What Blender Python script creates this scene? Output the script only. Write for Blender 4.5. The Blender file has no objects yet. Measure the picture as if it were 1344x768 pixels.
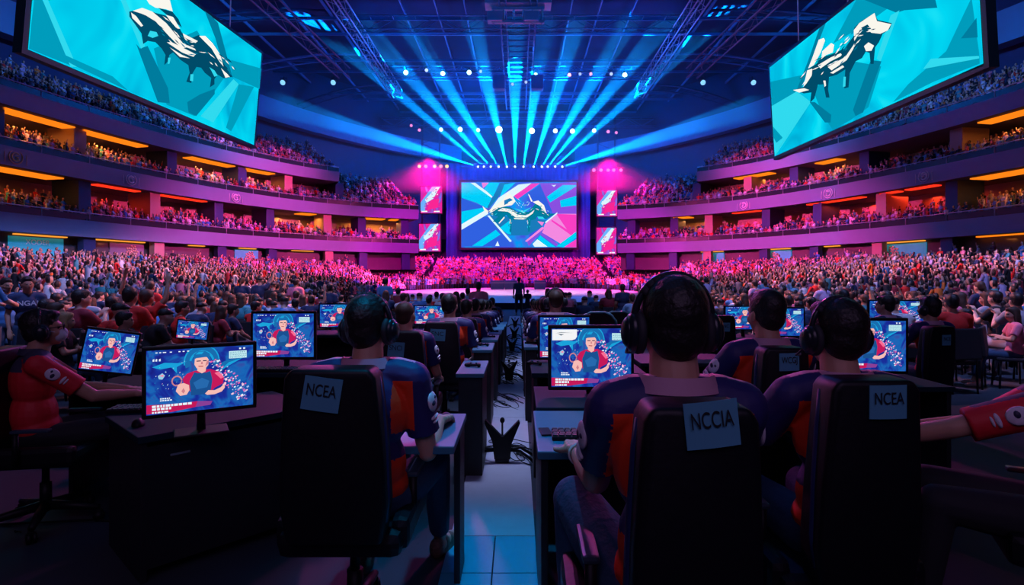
import bpy, bmesh, math, random
from mathutils import Vector, Matrix, Euler, Quaternion
R = math.radians
rnd = random.Random(7)
SC = bpy.context.scene
COL = SC.collection
F = 750.0; VX = 680.0; HY = 362.0; CZ = 1.5          # focal length in pixels, vanishing point, camera height

def P(px, py, Y):
    "place a measured point of the photograph at depth Y"
    return Vector(((px-VX)/F*Y, Y, CZ-(py-HY)/F*Y))
def PZ(px, py, z):
    Y = (CZ-z)*F/(py-HY)
    return Vector(((px-VX)/F*Y, Y, z))
def floorz(Y):
    return -0.05*min(max(Y-6.0, 0), 7.0)

# ---------------------------------------------------------------- materials
MATS = {}
def mat(name, col, rough=.6, metal=0., var=.12, scale=20., emit=None, es=0., bump=0., spec=.5):
    if name in MATS: return MATS[name]
    m = bpy.data.materials.new(name); m.use_nodes = True
    nt = m.node_tree; b = nt.nodes['Principled BSDF']
    c = tuple(col)+(1,)
    b.inputs['Roughness'].default_value = rough; b.inputs['Metallic'].default_value = metal
    b.inputs['Specular IOR Level'].default_value = spec
    b.inputs['Base Color'].default_value = c
    if var > 0:
        tc = nt.nodes.new('ShaderNodeTexCoord'); nz = nt.nodes.new('ShaderNodeTexNoise')
        nz.inputs['Scale'].default_value = scale; nz.inputs['Detail'].default_value = 3
        nt.links.new(tc.outputs['Object'], nz.inputs['Vector'])
        mx = nt.nodes.new('ShaderNodeMix'); mx.data_type = 'RGBA'
        mx.inputs[6].default_value = tuple(x*(1-var) for x in col)+(1,)
        mx.inputs[7].default_value = tuple(min(1, x*(1+var)) for x in col)+(1,)
        nt.links.new(nz.outputs['Fac'], mx.inputs[0]); nt.links.new(mx.outputs[2], b.inputs['Base Color'])
        if bump > 0:
            bp = nt.nodes.new('ShaderNodeBump'); bp.inputs['Strength'].default_value = bump; bp.inputs['Distance'].default_value = .01
            nt.links.new(nz.outputs['Fac'], bp.inputs['Height']); nt.links.new(bp.outputs[0], b.inputs['Normal'])
    if emit:
        b.inputs['Emission Color'].default_value = tuple(emit)+(1,); b.inputs['Emission Strength'].default_value = es
    MATS[name] = m
    return m
def emi(col, s=1.0):
    "self lit LED or lamp surface"
    k = 'emit_%d_%d_%d_%d' % (col[0]*1000, col[1]*1000, col[2]*1000, s*100)
    if k in MATS: return MATS[k]
    m = bpy.data.materials.new(k); m.use_nodes = True; nt = m.node_tree
    nt.nodes.remove(nt.nodes['Principled BSDF'])
    e = nt.nodes.new('ShaderNodeEmission'); e.inputs[0].default_value = tuple(col)+(1,); e.inputs[1].default_value = s
    nt.links.new(e.outputs[0], nt.nodes['Material Output'].inputs[0])
    MATS[k] = m
    return m
def emi_ramp(name, cols, s, sc=3., dist=2., kind='noise', rot=0.):
    "LED picture background: procedural streaks of colour"
    m = bpy.data.materials.new(name); m.use_nodes = True; nt = m.node_tree
    nt.nodes.remove(nt.nodes['Principled BSDF'])
    e = nt.nodes.new('ShaderNodeEmission'); e.inputs[1].default_value = s
    tc = nt.nodes.new('ShaderNodeTexCoord'); mp = nt.nodes.new('ShaderNodeMapping'); mp.inputs['Rotation'].default_value = (0, rot, 0)
    nt.links.new(tc.outputs['Object'], mp.inputs[0])
    if kind == 'wave':
        w = nt.nodes.new('ShaderNodeTexWave'); w.inputs['Scale'].default_value = sc; w.inputs['Distortion'].default_value = dist; o = w.outputs['Fac']
        w.inputs['Detail'].default_value = 2
    else:
        w = nt.nodes.new('ShaderNodeTexNoise'); w.inputs['Scale'].default_value = sc; w.inputs['Distortion'].default_value = dist; o = w.outputs['Fac']
    nt.links.new(mp.outputs[0], w.inputs['Vector'])
    r = nt.nodes.new('ShaderNodeValToRGB'); cr = r.color_ramp
    while len(cr.elements) < len(cols): cr.elements.new(.5)
    for i, c in enumerate(cols):
        cr.elements[i].position = .25+.5*i/(len(cols)-1); cr.elements[i].color = tuple(c)+(1,)
    nt.links.new(o, r.inputs[0]); nt.links.new(r.outputs[0], e.inputs[0])
    nt.links.new(e.outputs[0], nt.nodes['Material Output'].inputs[0])
    return m

# ---------------------------------------------------------------- mesh builder
class MB:
    def __init__(s): s.v = []; s.f = []; s.m = []; s.sm = []
    def add(s, vs, fs, mi=0, smooth=False):
        o = len(s.v); s.v.extend(tuple(v) for v in vs)
        for f in fs: s.f.append(tuple(o+i for i in f)); s.m.append(mi); s.sm.append(smooth)
        return s
    def box(s, c, d, mi=0, rot=None, bev=0.):
        hx, hy, hz = d[0]/2, d[1]/2, d[2]/2
        c = Vector(c)
        if bev > 0:
            b = min(bev, hx*.9, hy*.9, hz*.9)
            bm = bmesh.new(); bmesh.ops.create_cube(bm, size=1)
            bmesh.ops.scale(bm, vec=(2*hx, 2*hy, 2*hz), verts=bm.verts)
            bmesh.ops.bevel(bm, geom=bm.edges[:], offset=b, segments=2, affect='EDGES', profile=.6)
            bm.verts.index_update()
            vs = [v.co.copy() for v in bm.verts]; fs = [[v.index for v in f.verts] for f in bm.faces]; bm.free()
        else:
            vs = [Vector((x*hx, y*hy, z*hz)) for x in (-1, 1) for y in (-1, 1) for z in (-1, 1)]
            fs = [(0, 1, 3, 2), (4, 6, 7, 5), (0, 4, 5, 1), (2, 3, 7, 6), (0, 2, 6, 4), (1, 5, 7, 3)]
        if rot is not None:
            q = rot if isinstance(rot, (Quaternion, Matrix)) else Euler(rot).to_matrix()
            vs = [q @ v for v in vs]
        return s.add([v+c for v in vs], fs, mi)
    def tube(s, pts, r, n=8, mi=0, cap=True, smooth=True):
        pts = [Vector(p) for p in pts]
        rs = r if isinstance(r, (list, tuple)) else [r]*len(pts)
        vs = []; fs = []
        up = None
        for i, p in enumerate(pts):
            t = (pts[min(i+1, len(pts)-1)]-pts[max(i-1, 0)])
            if t.length < 1e-9: t = Vector((0, 0, 1))
            t.normalize()
            if up is None:
                a = Vector((0, 0, 1)) if abs(t.z) < .9 else Vector((1, 0, 0))
                up = t.cross(a).normalized()
            up = (up-t*up.dot(t)).normalized(); w = t.cross(up)
            for k in range(n):
                a = 2*math.pi*(k+.5)/n
                vs.append(p+(up*math.cos(a)+w*math.sin(a))*rs[i])
        for i in range(len(pts)-1):
            for k in range(n):
                fs.append((i*n+k, i*n+(k+1) % n, (i+1)*n+(k+1) % n, (i+1)*n+k))
        if cap: fs.append(tuple(range(n))[::-1]); fs.append(tuple((len(pts)-1)*n+k for k in range(n)))
        return s.add(vs, fs, mi, smooth)
    def ell(s, c, r, n=12, m=8, mi=0, rot=None, zmin=-1.):
        c = Vector(c); vs = []; fs = []
        th0 = math.acos(max(-1, min(1, zmin)))
        for j in range(m+1):
            th = th0*j/m
            for k in range(n):
                a = 2*math.pi*k/n
                v = Vector((r[0]*math.sin(th)*math.cos(a), r[1]*math.sin(th)*math.sin(a), r[2]*math.cos(th)))
                vs.append(v if rot is None else (Euler(rot).to_matrix() @ v))
        for j in range(m):
            for k in range(n):
                fs.append((j*n+k, (j+1)*n+k, (j+1)*n+(k+1) % n, j*n+(k+1) % n))
        return s.add([v+c for v in vs], fs, mi, True)
    def prism(s, poly, d, mi=0, o=(0, 0, 0)):
        "polygon in xz extruded along y by d"
        n = len(poly); o = Vector(o)
        vs = [Vector((x, 0, z))+o for x, z in poly]+[Vector((x, d, z))+o for x, z in poly]
        fs = [tuple(range(n)), tuple(range(2*n-1, n-1, -1))]+[(i, i+n, (i+1) % n+n, (i+1) % n) for i in range(n)]
        return s.add(vs, fs, mi)
    def strip(s, A, B, mi=0):
        "ruled surface between two polylines"
        n = len(A)
        return s.add(list(A)+list(B), [(i, i+1, n+i+1, n+i) for i in range(n-1)], mi)
    def mesh(s, name, mats):
        me = bpy.data.meshes.new(name); me.from_pydata(s.v, [], s.f)
        for m in (mats if isinstance(mats, (list, tuple)) else [mats]): me.materials.append(m)
        me.polygons.foreach_set('material_index', s.m); me.polygons.foreach_set('use_smooth', s.sm)
        me.update(); return me
    def build(s, name, mats, parent=None, fix=False):
        me = s.mesh(name, mats)
        if fix:
            bm = bmesh.new(); bm.from_mesh(me); bmesh.ops.recalc_face_normals(bm, faces=bm.faces[:]); bm.to_mesh(me); bm.free()
        return link(name, me, parent)
def link(name, data, parent=None):
    o = bpy.data.objects.new(name, data); COL.objects.link(o)
    if parent is not None: o.parent = parent
    return o
def tag(o, label=None, cat=None, group=None, kind=None):
    if label: o['label'] = label
    if cat: o['category'] = cat
    if group: o['group'] = group
    if kind: o['kind'] = kind
    return o
def thing(name, label, cat, loc=(0, 0, 0), rz=0., group=None, s=1.):
    o = link(name, None); o.empty_display_size = .1
    o.location = loc; o.rotation_euler = (0, 0, rz)
    o.scale = s if isinstance(s, (tuple, list)) else (s, s, s)
    return tag(o, label, cat, group)
KIDS = {}
def kids(o):
    return [c for c in o.children]
def dup(o, loc=None, rz=None, label=None, s=None, group=None, parent=None):
    c = o.copy(); COL.objects.link(c)
    if parent is not None: c.parent = parent
    for ch in o.children: dup(ch, parent=c)
    if loc is not None: c.location = loc
    if rz is not None: c.rotation_euler = (0, 0, rz)
    if s is not None: c.scale = s if isinstance(s, (tuple, list)) else (s, s, s)
    if label: c['label'] = label
    if group: c['group'] = group
    return c
def struct(o, label=None):
    o['kind'] = 'structure'
    if label: o['label'] = label
    return o
def art_mesh(name, O, U, V, N, polys, step=.0008, parent=None, s=1.0):
    "flat LED picture: coloured shapes layered on a screen surface; polys in 0..1 across (x) and up (y)"
    mb = MB(); ms = []; idx = {}
    for k, (c, pts) in enumerate(polys):
        if c not in idx: idx[c] = len(ms); ms.append(emi(c, s))
        mb.add([O+U*x+V*y+N*(step*(k+1)) for x, y in pts], [tuple(range(len(pts)))], idx[c])
    return mb.build(name, ms, parent)
def text_mesh(txt, size, m, name='lettering', parent=None, loc=(0, 0, 0), rot=(0, 0, 0), bold=.0, sx=1.):
    cu = bpy.data.curves.new('t', 'FONT'); cu.body = txt; cu.size = size; cu.align_x = 'CENTER'; cu.align_y = 'CENTER'; cu.offset = bold
    cu.extrude = size*.01
    o = bpy.data.objects.new('t', cu); COL.objects.link(o)
    dg = bpy.context.evaluated_depsgraph_get(); me = bpy.data.meshes.new_from_object(o.evaluated_get(dg))
    bpy.data.objects.remove(o); me.materials.clear(); me.materials.append(m); me.name = name
    r = link(name, me, parent); r.location = loc; r.rotation_euler = rot; r.scale = (sx, 1, 1)
    return r

# ---------------------------------------------------------------- camera
cam = bpy.data.cameras.new('camera'); co = link('camera', cam)
cam.sensor_width = 36; cam.lens = 36*F/1344
co.location = (0, 0, CZ); co.rotation_euler = (R(90), 0, 0)
cam.shift_x = -(VX-672)/1344; cam.shift_y = -(384-HY)/1344
cam.clip_start = .05; cam.clip_end = 500
SC.camera = co
SC.view_settings.view_transform = 'Standard'; SC.view_settings.look = 'None'
SC.view_settings.exposure = 0; SC.view_settings.gamma = 1; SC.view_settings.use_curve_mapping = False
# ================================================================ ARENA SHELL
navy = mat('painted_navy_steel', (.012, .035, .12), .55, var=.2, scale=2)
deck = mat('roof_deck', (.004, .03, .10), .9, var=.3, scale=.4)
fascia = mat('grey_blue_fascia', (.19, .26, .38), .5, var=.06, scale=1.5)
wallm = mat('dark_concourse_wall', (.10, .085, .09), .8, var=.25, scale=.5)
tanw = mat('tan_plaster', (.42, .30, .22), .8, var=.15, scale=.6)
stepm = mat('stand_concrete', (.045, .045, .06), .85, var=.25, scale=1.)
floorm = mat('black_floor_carpet', (.020, .032, .048), .75, var=.25, scale=3, bump=.2)
stripm = mat('pale_aisle_panels', (.42, .43, .50), .5, var=.1, scale=9)
tilem = mat('smooth_blue_grey_tile', (.03, .36, .48), .35, var=.1, scale=5)
glassd = mat('smoked_balustrade_glass', (.006, .014, .014), .3, var=.1)
railm = mat('brushed_rail', (.5, .45, .5), .35, .7, var=.05)
ringm = mat('pale_blue_ring_beam', (.07, .30, .50), .7, var=.08, scale=.5)
trussm = mat('aluminium_truss', (.38, .45, .62), .4, .5, var=.1)
blackm = mat('black_plastic', (.005, .006, .008), .5, var=.2, scale=40, spec=.25)

def cr(pts, n):
    "catmull rom through 2d points"
    out = []
    pts = [Vector(p) for p in pts]; q = [pts[0]*2-pts[1]]+pts+[pts[-1]*2-pts[-2]]
    for i in range(1, len(q)-2):
        for k in range(n):
            t = k/n; a, b, c, d = q[i-1:i+3]
            out.append(.5*((2*b)+(c-a)*t+(2*a-5*b+4*c-d)*t*t+(3*b-a-3*c+d)*t**3))
    out.append(pts[-1]); return out
OUT = cr([(-38, -8), (-37.8, 8), (-37, 24), (-36, 36), (-34.5, 46), (-32.3, 55), (-29.2, 63), (-24.8, 70), (-19.2, 75), (-13.6, 78)], 5)
INN = cr([(-14, -8), (-14, 6), (-14, 15), (-14.2, 24), (-14.2, 31), (-14, 38), (-13.8, 45), (-13.4, 52), (-12.8, 58), (-12, 63)], 5)
NC = len(OUT)
def normal(i):
    a = OUT[max(i-1, 0)]; b = OUT[min(i+1, NC-1)]; t = (b-a).normalized()
    return Vector((-t.y, t.x))
def ring(off, z, side, i0=0, i1=None):
    i1 = NC if i1 is None else i1
    return [Vector((side*(OUT[i].x+normal(i).x*off), OUT[i].y+normal(i).y*off, z)) for i in range(i0, i1)]
def pt(i, off, z, side):
    i = max(0, min(NC-1.001, i)); a = int(i); t = i-a
    p = OUT[a].lerp(OUT[a+1], t); n = normal(a).lerp(normal(a+1), t)
    return Vector((side*(p.x+n.x*off), p.y+n.y*off, z))
SN = {-1: 'left', 1: 'right'}
LEV = [('lower', 4.6, 5.9, NC), ('middle', 9.2, 10.5, NC), ('upper', 13.4, 14.6, 38)]
# side index: OUT x is negative, so side +1 keeps it on the left
def S(side): return -side      # left = -1 -> keep sign

# floor, ramp and pit
mb = MB()
ys = [-12, 6, 13, 30]
for a, b in zip(ys[:-1], ys[1:]):
    mb.add([(-60, a, floorz(a)-.002), (60, a, floorz(a)-.002), (60, b, floorz(b)-.002), (-60, b, floorz(b)-.002)], [(0, 1, 2, 3)])
mb.add([(-60, 30, -.352), (60, 30, -.352), (60, 112, -.352), (-60, 112, -.352)], [(0, 1, 2, 3)])
struct(mb.build('floor', floorm))
# pale aisle between the player rows
mb = MB()
for a, b, mi in ((1.2, 2.86, 1), (2.86, 3.27, 1), (3.27, 4.86, 0), (4.86, 6.0, 0), (6.0, 7.6, 0), (7.6, 9.2, 0), (9.2, 13, 0), (13, 26, 0)):
    xs = (-.39, -.13, .10) if mi else (-.39, .10)
    for x0, x1 in zip(xs[:-1], xs[1:]):
        g = .004
        vs = [(x0+g, a+g, floorz(a)), (x1-g, a+g, floorz(a)), (x1-g, b-g, floorz(b)), (x0+g, b-g, floorz(b))]
        vt = [(x, y, z+.012) for x, y, z in vs]
        mb.add(vs+vt, [(4, 5, 6, 7), (0, 1, 5, 4), (1, 2, 6, 5), (2, 3, 7, 6), (3, 0, 4, 7)], mi)
struct(mb.build('floor_aisle', [stripm, tilem]), 'pale panelled aisle between the desk rows')
# stage
mb = MB(); n = 64
tp = [(11.5*math.cos(2*math.pi*k/n), 52+20.5*math.sin(2*math.pi*k/n), 0) for k in range(n)]
bt = [(x, y, -.35) for x, y, z in tp]
mb.add(tp, [tuple(range(n))]); mb.add(tp+bt, [(k, k+n, (k+1) % n+n, (k+1) % n) for k in range(n)], 1)
tag(mb.build('stage', [mat('pale_stage_floor', (.75, .62, .66), .5, var=.06, scale=.5), navy]), 'wide low oval stage floor, pale pink, in front of the far stand', 'stage')

# stepped side stands, galleries
for side in (-1, 1):
    s = S(side); nm = SN[side]
    mb = MB(); NR = 20; i1 = 39
    prev = None
    for k in range(NR+1):
        t = k/NR; z = 2.3*t**1.2
        L = [Vector((s*INN[i].lerp(OUT[i], t).x, INN[i].lerp(OUT[i], t).y, z)) for i in range(i1)]
        if prev is not None:
            Lz = [Vector((v.x, v.y, pz)) for v in L]
            mb.strip(prev, Lz); mb.strip(Lz, L)
        else:
            mb.strip([Vector((v.x, v.y, -.4)) for v in L], L)
        prev = L; pz = z
    # closing side wall at far end
    endp = [Vector((s*INN[i1-1].lerp(OUT[i1-1], k/NR).x, INN[i1-1].lerp(OUT[i1-1], k/NR).y, 2.3*(k/NR)**1.2)) for k in range(NR+1)]
    mb.strip([Vector((v.x, v.y, -.4)) for v in endp], endp)
    struct(mb.build('floor_stand_'+nm, stepm), 'stepped %s side stand below the galleries' % nm)
    # concourse wall behind lower stand
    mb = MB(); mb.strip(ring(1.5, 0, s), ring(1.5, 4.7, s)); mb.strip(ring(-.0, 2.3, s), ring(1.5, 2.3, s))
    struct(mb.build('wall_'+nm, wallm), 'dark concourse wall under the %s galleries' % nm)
    for li, (ln, zb, zt, ie) in enumerate(LEV):
        mb = MB()
        mb.strip(ring(0, zb, s, 0, ie), ring(-.25, zt, s, 0, ie))
        mb.strip(ring(-.25, zt, s, 0, ie), ring(.15, zt, s, 0, ie)); mb.strip(ring(.15, zt, s, 0, ie), ring(.15, zt-.4, s, 0, ie))
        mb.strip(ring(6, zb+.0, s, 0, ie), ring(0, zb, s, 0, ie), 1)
        # end cap
        e = ie-1; mb.add([pt(e, 0, zb, s), pt(e, -.25, zt, s), pt(e, 6, zt, s), pt(e, 6, zb, s)], [(0, 1, 2, 3)])
        struct(mb.build('trim_%s_%s' % (nm, ln), [fascia, wallm]), '%s %s gallery fascia band' % (ln, nm))
        # steps behind fascia
        mb = MB(); nr = 4 if li < 2 else 11; dz = .36 if li < 2 else .47
        prev = ring(.15, zt-.4, s, 0, ie)
        for k in range(nr):
            z = zt-.4+k*dz
            a = ring(.15+(k+1)*.9, z, s, 0, ie); b = ring(.15+(k+1)*.9, z+(dz if k < nr-1 else 0), s, 0, ie)
            mb.strip(prev, a); mb.strip(a, b); prev = b
        if li == 2:
            mb.strip(prev, ring(11, 19.6, s, 0, ie)); 
            e = ie-1; mb.add([pt(e, .15, zb, s), pt(e, .15, 14.2, s), pt(e, 10.1, 19, s), pt(e, 11, 19.6, s), pt(e, 11, 9, s)], [(0, 1, 2, 3, 4)])
        else:
            mb.strip(prev, ring(6, z, s, 0, ie))
        struct(mb.build('floor_%s_%s' % (nm, ln), stepm), '%s %s gallery steps' % (ln, nm))
        if li < 2:
            nxt = LEV[li+1][1]; e2 = min(ie, 38 if li == 1 else NC)
            mb = MB(); mb.strip(ring(6, zt-.4, s, 0, e2), ring(6, nxt, s, 0, e2))
            struct(mb.build('wall_%s_%s' % (nm, ln), tanw), 'tan back wall of the %s %s gallery' % (ln, nm))
        # balustrade: smoked glass, rail and posts
        t = thing('balustrade', 'smoked glass balustrade with thin metal rail along the %s %s gallery' % (ln, nm), 'balustrade')
        g = MB(); g.strip(ring(.02, zt, s, 0, ie), ring(.02, zt+.52, s, 0, ie)); g.strip(ring(.05, zt+.52, s, 0, ie), ring(.05, zt, s, 0, ie))
        g.build('glass_panel', glassd, t)
        g = MB(); g.tube(ring(.02, zt+.62, s, 0, ie), .045, 6); g.build('handrail', railm, t)
        for i in range(8, ie-1, 2):
            g = MB(); g.tube([pt(i, .0, zt, s), pt(i, .0, zt+.62, s)], .035, 5); g.build('post', railm, t)
# middle level far seating block beyond the upper gallery end, deep and raked
for side in (-1, 1):
    s = S(side); nm = SN[side]; mb = MB(); prev = ring(3.75, 11.2, s, 37, NC)
    for k in range(12):
        a = ring(3.75+(k+1)*.9, 11.2+k*.42, s, 37, NC); b = ring(3.75+(k+1)*.9, 11.2+(k+1)*.42, s, 37, NC)
        mb.strip(prev, a); mb.strip(a, b); prev = b
    struct(mb.build('floor_%s_corner' % nm, stepm), 'raked corner seating steps on the %s' % nm)
    # ring beam and upper outer wall
    q = cr([(-52, 5), (-47, 30), (-41, 52), (-35, 66), (-29, 79), (-20, 92), (-10, 101)], 6)
    A = [Vector((s*v.x, v.y, 21.6)) for v in q]; B = [Vector((s*v.x, v.y, 24.6-.4*i/len(q))) for i, v in enumerate(q)]
    mb = MB(); mb.strip(A, B); mb.strip([v*1.0+Vector((s*-1.5, 0, 0)) for v in A], A)
    struct(mb.build('trim_%s_ring' % nm, ringm), 'pale blue curved ring beam above the %s upper seats' % nm)
    mb = MB(); q2 = [Vector((s*(v.x-2.2), v.y+1.5, 8)) for v in q]
    mb.strip(q2, [Vector((v.x, v.y, 32)) for v in q2])
    struct(mb.build('wall_%s_outer' % nm, navy), 'dark blue outer wall behind the %s upper seats' % nm)
# far stand
mb = MB(); NRF = 22
def farrow(k): return 74+k*.86, .05+k*.165
for k in range(NRF):
    y, z = farrow(k)
    mb.add([(-29, y, z), (29, y, z), (29, y+.86, z), (-29, y+.86, z), (-29, y, z-.17 if k else -.4), (29, y, z-.17 if k else -.4)], [(0, 1, 2, 3), (0, 1, 5, 4)])
struct(mb.build('floor_stand_far', stepm), 'stepped stand facing the players beyond the stage')
mb = MB(); mb.add([(-60, 104, -1), (60, 104, -1), (60, 104, 32), (-60, 104, 32)], [(0, 1, 2, 3)])
struct(mb.build('wall_far', navy))
mb = MB(); mb.add([(-70, -14, 31), (70, -14, 31), (70, 106, 31), (-70, 106, 31)], [(0, 1, 2, 3)])
struct(mb.build('ceiling', deck))
mb = MB(); mb.add([(-70, -14, -1), (70, -14, -1), (70, -14, 32), (-70, -14, 32)], [(0, 1, 2, 3)])
struct(mb.build('wall_rear', navy))
# black drape wall behind main screen
mb = MB(); n = 120
for k in range(n):
    x0 = -12.2+24.4*k/n; x1 = -12.2+24.4*(k+1)/n
    mb.add([(x0, 97+.12*math.sin(k*1.3), 4), (x1, 97+.12*math.sin((k+1)*1.3), 4), (x1, 97+.12*math.sin((k+1)*1.3), 20.6), (x0, 97+.12*math.sin(k*1.3), 20.6)], [(0, 1, 2, 3)], 0, True)
tag(mb.build('stage_curtain', mat('navy_drape', (.06, .06, .30), .9, var=.1)), 'dark blue curtain hanging behind the main stage screen', 'curtain')

# ---- gallery lights, columns, banners
orange = (1.0, .22, .01); red = (1.0, .03, .01)
SEG = {  # per side: lower, middle, upper soffit strips as (start, end, colour)
 -1: [[(17.5, 19.5, 'a'), (20.6, 21.5, 'a'), (21.6, 23.3, 'a'), (26, 27, 'a'), (29.5, 30.7, 'a'), (33.5, 35.2, 'a'), (12, 16, 'a')],
      [(10, 14, 'o'), (14.6, 19.3, 'o'), (20.8, 23, 'r'), (24.2, 27.1, 'r'), (34.2, 35.4, 'o'), (39.6, 41.6, 'o'), (42.2, 43, 'o')],
      [(12, 16.2, 'o'), (17, 19.7, 'o'), (20.1, 23.3, 'o'), (26, 29, 'o'), (29.8, 32, 'o')]],
  1: [[(16.5, 19.2, 'o'), (21.6, 24.4, 'a'), (26.5, 27.5, 'a'), (30, 32, 'a'), (35.2, 37, 'a'), (12, 15.5, 'a')],
      [(10, 15, 'o'), (15.6, 19.4, 'o'), (21.0, 22.5, 'r'), (22.9, 23.9, 'r'), (25, 28.7, 'r'), (32.3, 34.4, 'r'), (38, 39.4, 'o')],
      [(12, 15.5, 'o'), (16.5, 19, 'o'), (26.5, 28, 'o'), (31.4, 34.2, 'o')]]}
CK = {'a': ((1., .34, .04), 1.0, 'amber'), 'o': ((1., .21, .008), 1.15, 'orange'), 'r': ((1., .03, .01), 1.3, 'red')}
for side in (-1, 1):
    s = S(side); nm = SN[side]
    for li, (zc, offs) in enumerate(((4.6, 1.0), (9.2, .9), (13.4, .7))):
        for a, b, ck in SEG[side][li]:
            c, st, cn = CK[ck]; w = .3 if li == 0 else .75 if ck == 'r' else 1.7 if li == 1 else 1.3
            n = 6; q_ = lambda o_, z_: [pt(a+(b-a)*j/n, o_, z_, s) for j in range(n+1)]
            A = q_(offs, zc-.12); B = q_(offs+w, zc-.12); A2 = q_(offs, zc-.02); B2 = q_(offs+w, zc-.02)
            g = MB(); g.strip(A, B); g.strip(B2, A2); g.strip(A2, A); g.strip(B, B2)
            which = ['under the lower gallery', 'in the ceiling of the lower gallery', 'in the ceiling of the middle gallery'][li]
            tag(g.build('strip_light', emi(c, st)), '%s glowing strip light %s on the %s' % (cn, which, nm), 'light', '%s strip lights %s, %s side' % (cn, which, nm))
            la = bpy.data.lights.new('gallery_glow', 'AREA'); la.shape = 'RECTANGLE'
            la.energy = (60 if li == 0 else 260 if ck == 'o' else 130); la.color = (1, .32, .07) if ck != 'r' else (1, .05, .02); la.size = 5; la.size_y = .8
            lo = link('gallery_glow', la); lo.location = pt((a+b)/2, offs+2.9, zc-.35, s)
        # columns at the segment ends
    for li, (zb, zt2) in enumerate(((5.5, 9.2), (10.1, 13.4), (2.3, 4.6))):
        for k, b in enumerate(((19.9, 23.5, 27.6, 31.4, 36, 39, 43.4, 8, 13) if li != 1 else (16.5, 19.7, 24.5, 29.3, 32.8, 37, 8, 12.5))):
            g = MB(); c = pt(b+.3, 2.2 if li < 2 else .7, 0, s); an = math.atan2(normal(min(int(b), NC-1)).y, normal(min(int(b), NC-1)).x*s)
            g.box((c.x, c.y, (zb+zt2)/2), (2.6 if li < 2 else .6, 1.1, zt2-zb), rot=(0, 0, an), bev=.05)
            tag(g.build('column', [navy, tanw][k % 3 == 1]), 'square column holding up the %s gallery on the %s' % (['middle', 'upper', 'lower'][li], nm), 'column', 'columns under the %s gallery, %s side' % (['middle', 'upper', 'lower'][li], nm))
# banners on the concourse wall
def wall_poster(i0, i1, side, label, tone, head=True, txt=None):
    s = S(side); t = thing('wall_poster', label, 'poster', pt((i0+i1)/2, 1.38, 2.6, s))
    base = t.location
    n = 4; A = [pt(i0+(i1-i0)*j/n, 1.38, 2.75, s)-base for j in range(n+1)]; B = [v+Vector((0, 0, 1.65)) for v in A]
    g = MB(); g.strip(A, B); A2 = [v*1.0+Vector((s*-.06, 0, 0)) for v in A]; B2 = [v+Vector((0, 0, 1.65)) for v in A2]; g.strip(B2, A2); g.strip(B, B2); g.strip(A2, A)
    g.build('panel', tone, t)
    U = (A[-1]-A[0]); O = A[0]
    inn = Vector((s*1, 0, 0)).cross(Vector((0, 0, 1)));
    N = U.cross(Vector((0, 0, 1))).normalized()
    if N.x*s < 0: N = -N
    N = N*.05
    mid = O+U*.62+Vector((0, 0, .85))+N
    if head:
        g = MB()
        for k in range(26):
            a = k*2.4; r = .62*math.sqrt(k/26); w = U.normalized()
            c = mid+w*(r*math.cos(a))+Vector((0, 0, r*math.sin(a)))
            g.ell(c, (.10, .10, .10), 6, 4)
        g.build('emblem', mat('poster_figure', (.75, .5, .35), .7, var=.3), t)
    if txt:
        o = text_mesh(txt, .55, mat('poster_white', (.8, .8, .85), .6, var=0), 'lettering', t, O+U*.5+Vector((0, 0, 1.25))+N)
        ang = math.atan2(U.y, U.x) if U.x*1 > 0 else math.atan2(-U.y, -U.x)
        o.rotation_euler = (R(90), 0, ang if side < 0 else ang)
teal = mat('teal_poster', (.06, .50, .60), .7, var=.4, scale=.7, emit=(.0, .16, .22), es=.6); greyp = mat('grey_poster', (.22, .2, .27), .7, var=.3, scale=1)  # faint emission added so the teal posters read brighter
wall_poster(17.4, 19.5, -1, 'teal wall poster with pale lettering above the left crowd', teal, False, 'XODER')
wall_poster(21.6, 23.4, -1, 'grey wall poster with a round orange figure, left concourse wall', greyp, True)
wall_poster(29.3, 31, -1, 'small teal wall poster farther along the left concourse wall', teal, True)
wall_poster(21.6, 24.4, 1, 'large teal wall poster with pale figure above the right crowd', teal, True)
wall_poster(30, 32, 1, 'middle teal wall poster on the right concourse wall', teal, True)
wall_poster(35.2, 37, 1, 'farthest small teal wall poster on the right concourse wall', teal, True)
# round emblems on the fascias
emb = mat('emblem_paint', (.9, .9, .9), .5, var=.2, scale=6); embo = mat('gold_emblem_paint', (.75, .5, .25), .5, var=.2, scale=6)
def emblem(i, side, zc, r, label, m):
    s = S(side); t = thing('fascia_emblem', label, 'emblem', pt(i, -.17, zc, s))
    a = pt(i-.3, -.17, zc, s); b = pt(i+.3, -.17, zc, s); U = (b-a).normalized(); W = Vector((.0, 0, 1))
    g = MB(); ps = [U*(r*math.cos(k*math.pi/12))+W*(r*math.sin(k*math.pi/12)) for k in range(25)]; g.tube(ps, r*.09, 4); g.build('ring', m, t)
    g = MB()
    ps = [U*(r*.6*math.cos(k*.45+.7))+W*(r*.6*math.sin(k*.45+.7)) for k in range(12)]; g.tube(ps, [r*.13]*12, 5)
    g.tube([U*0, U*r*.35, U*r*.2-W*r*.3], r*.1, 5); g.tube([U*-r*.3+W*r*.2, U*r*.3+W*r*.35], r*.08, 5); g.build('crest', m, t)
    g = MB()
    for d in (-1.6, 1.6): g.tube([U*r*d-W*r, U*r*d+W*r], r*.05, 4)
    g.build('side_line', m, t)
emblem(17.0, -1, 9.85, .48, 'gold ring emblem on the middle fascia near the left frame edge', embo)
emblem(21.95, -1, 9.85, .48, 'pale ring emblem on the middle left fascia, second from the camera', emb)
emblem(28.6, -1, 9.85, .5, 'white emblem on the middle left fascia, farther along the curve', emb)
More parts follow.
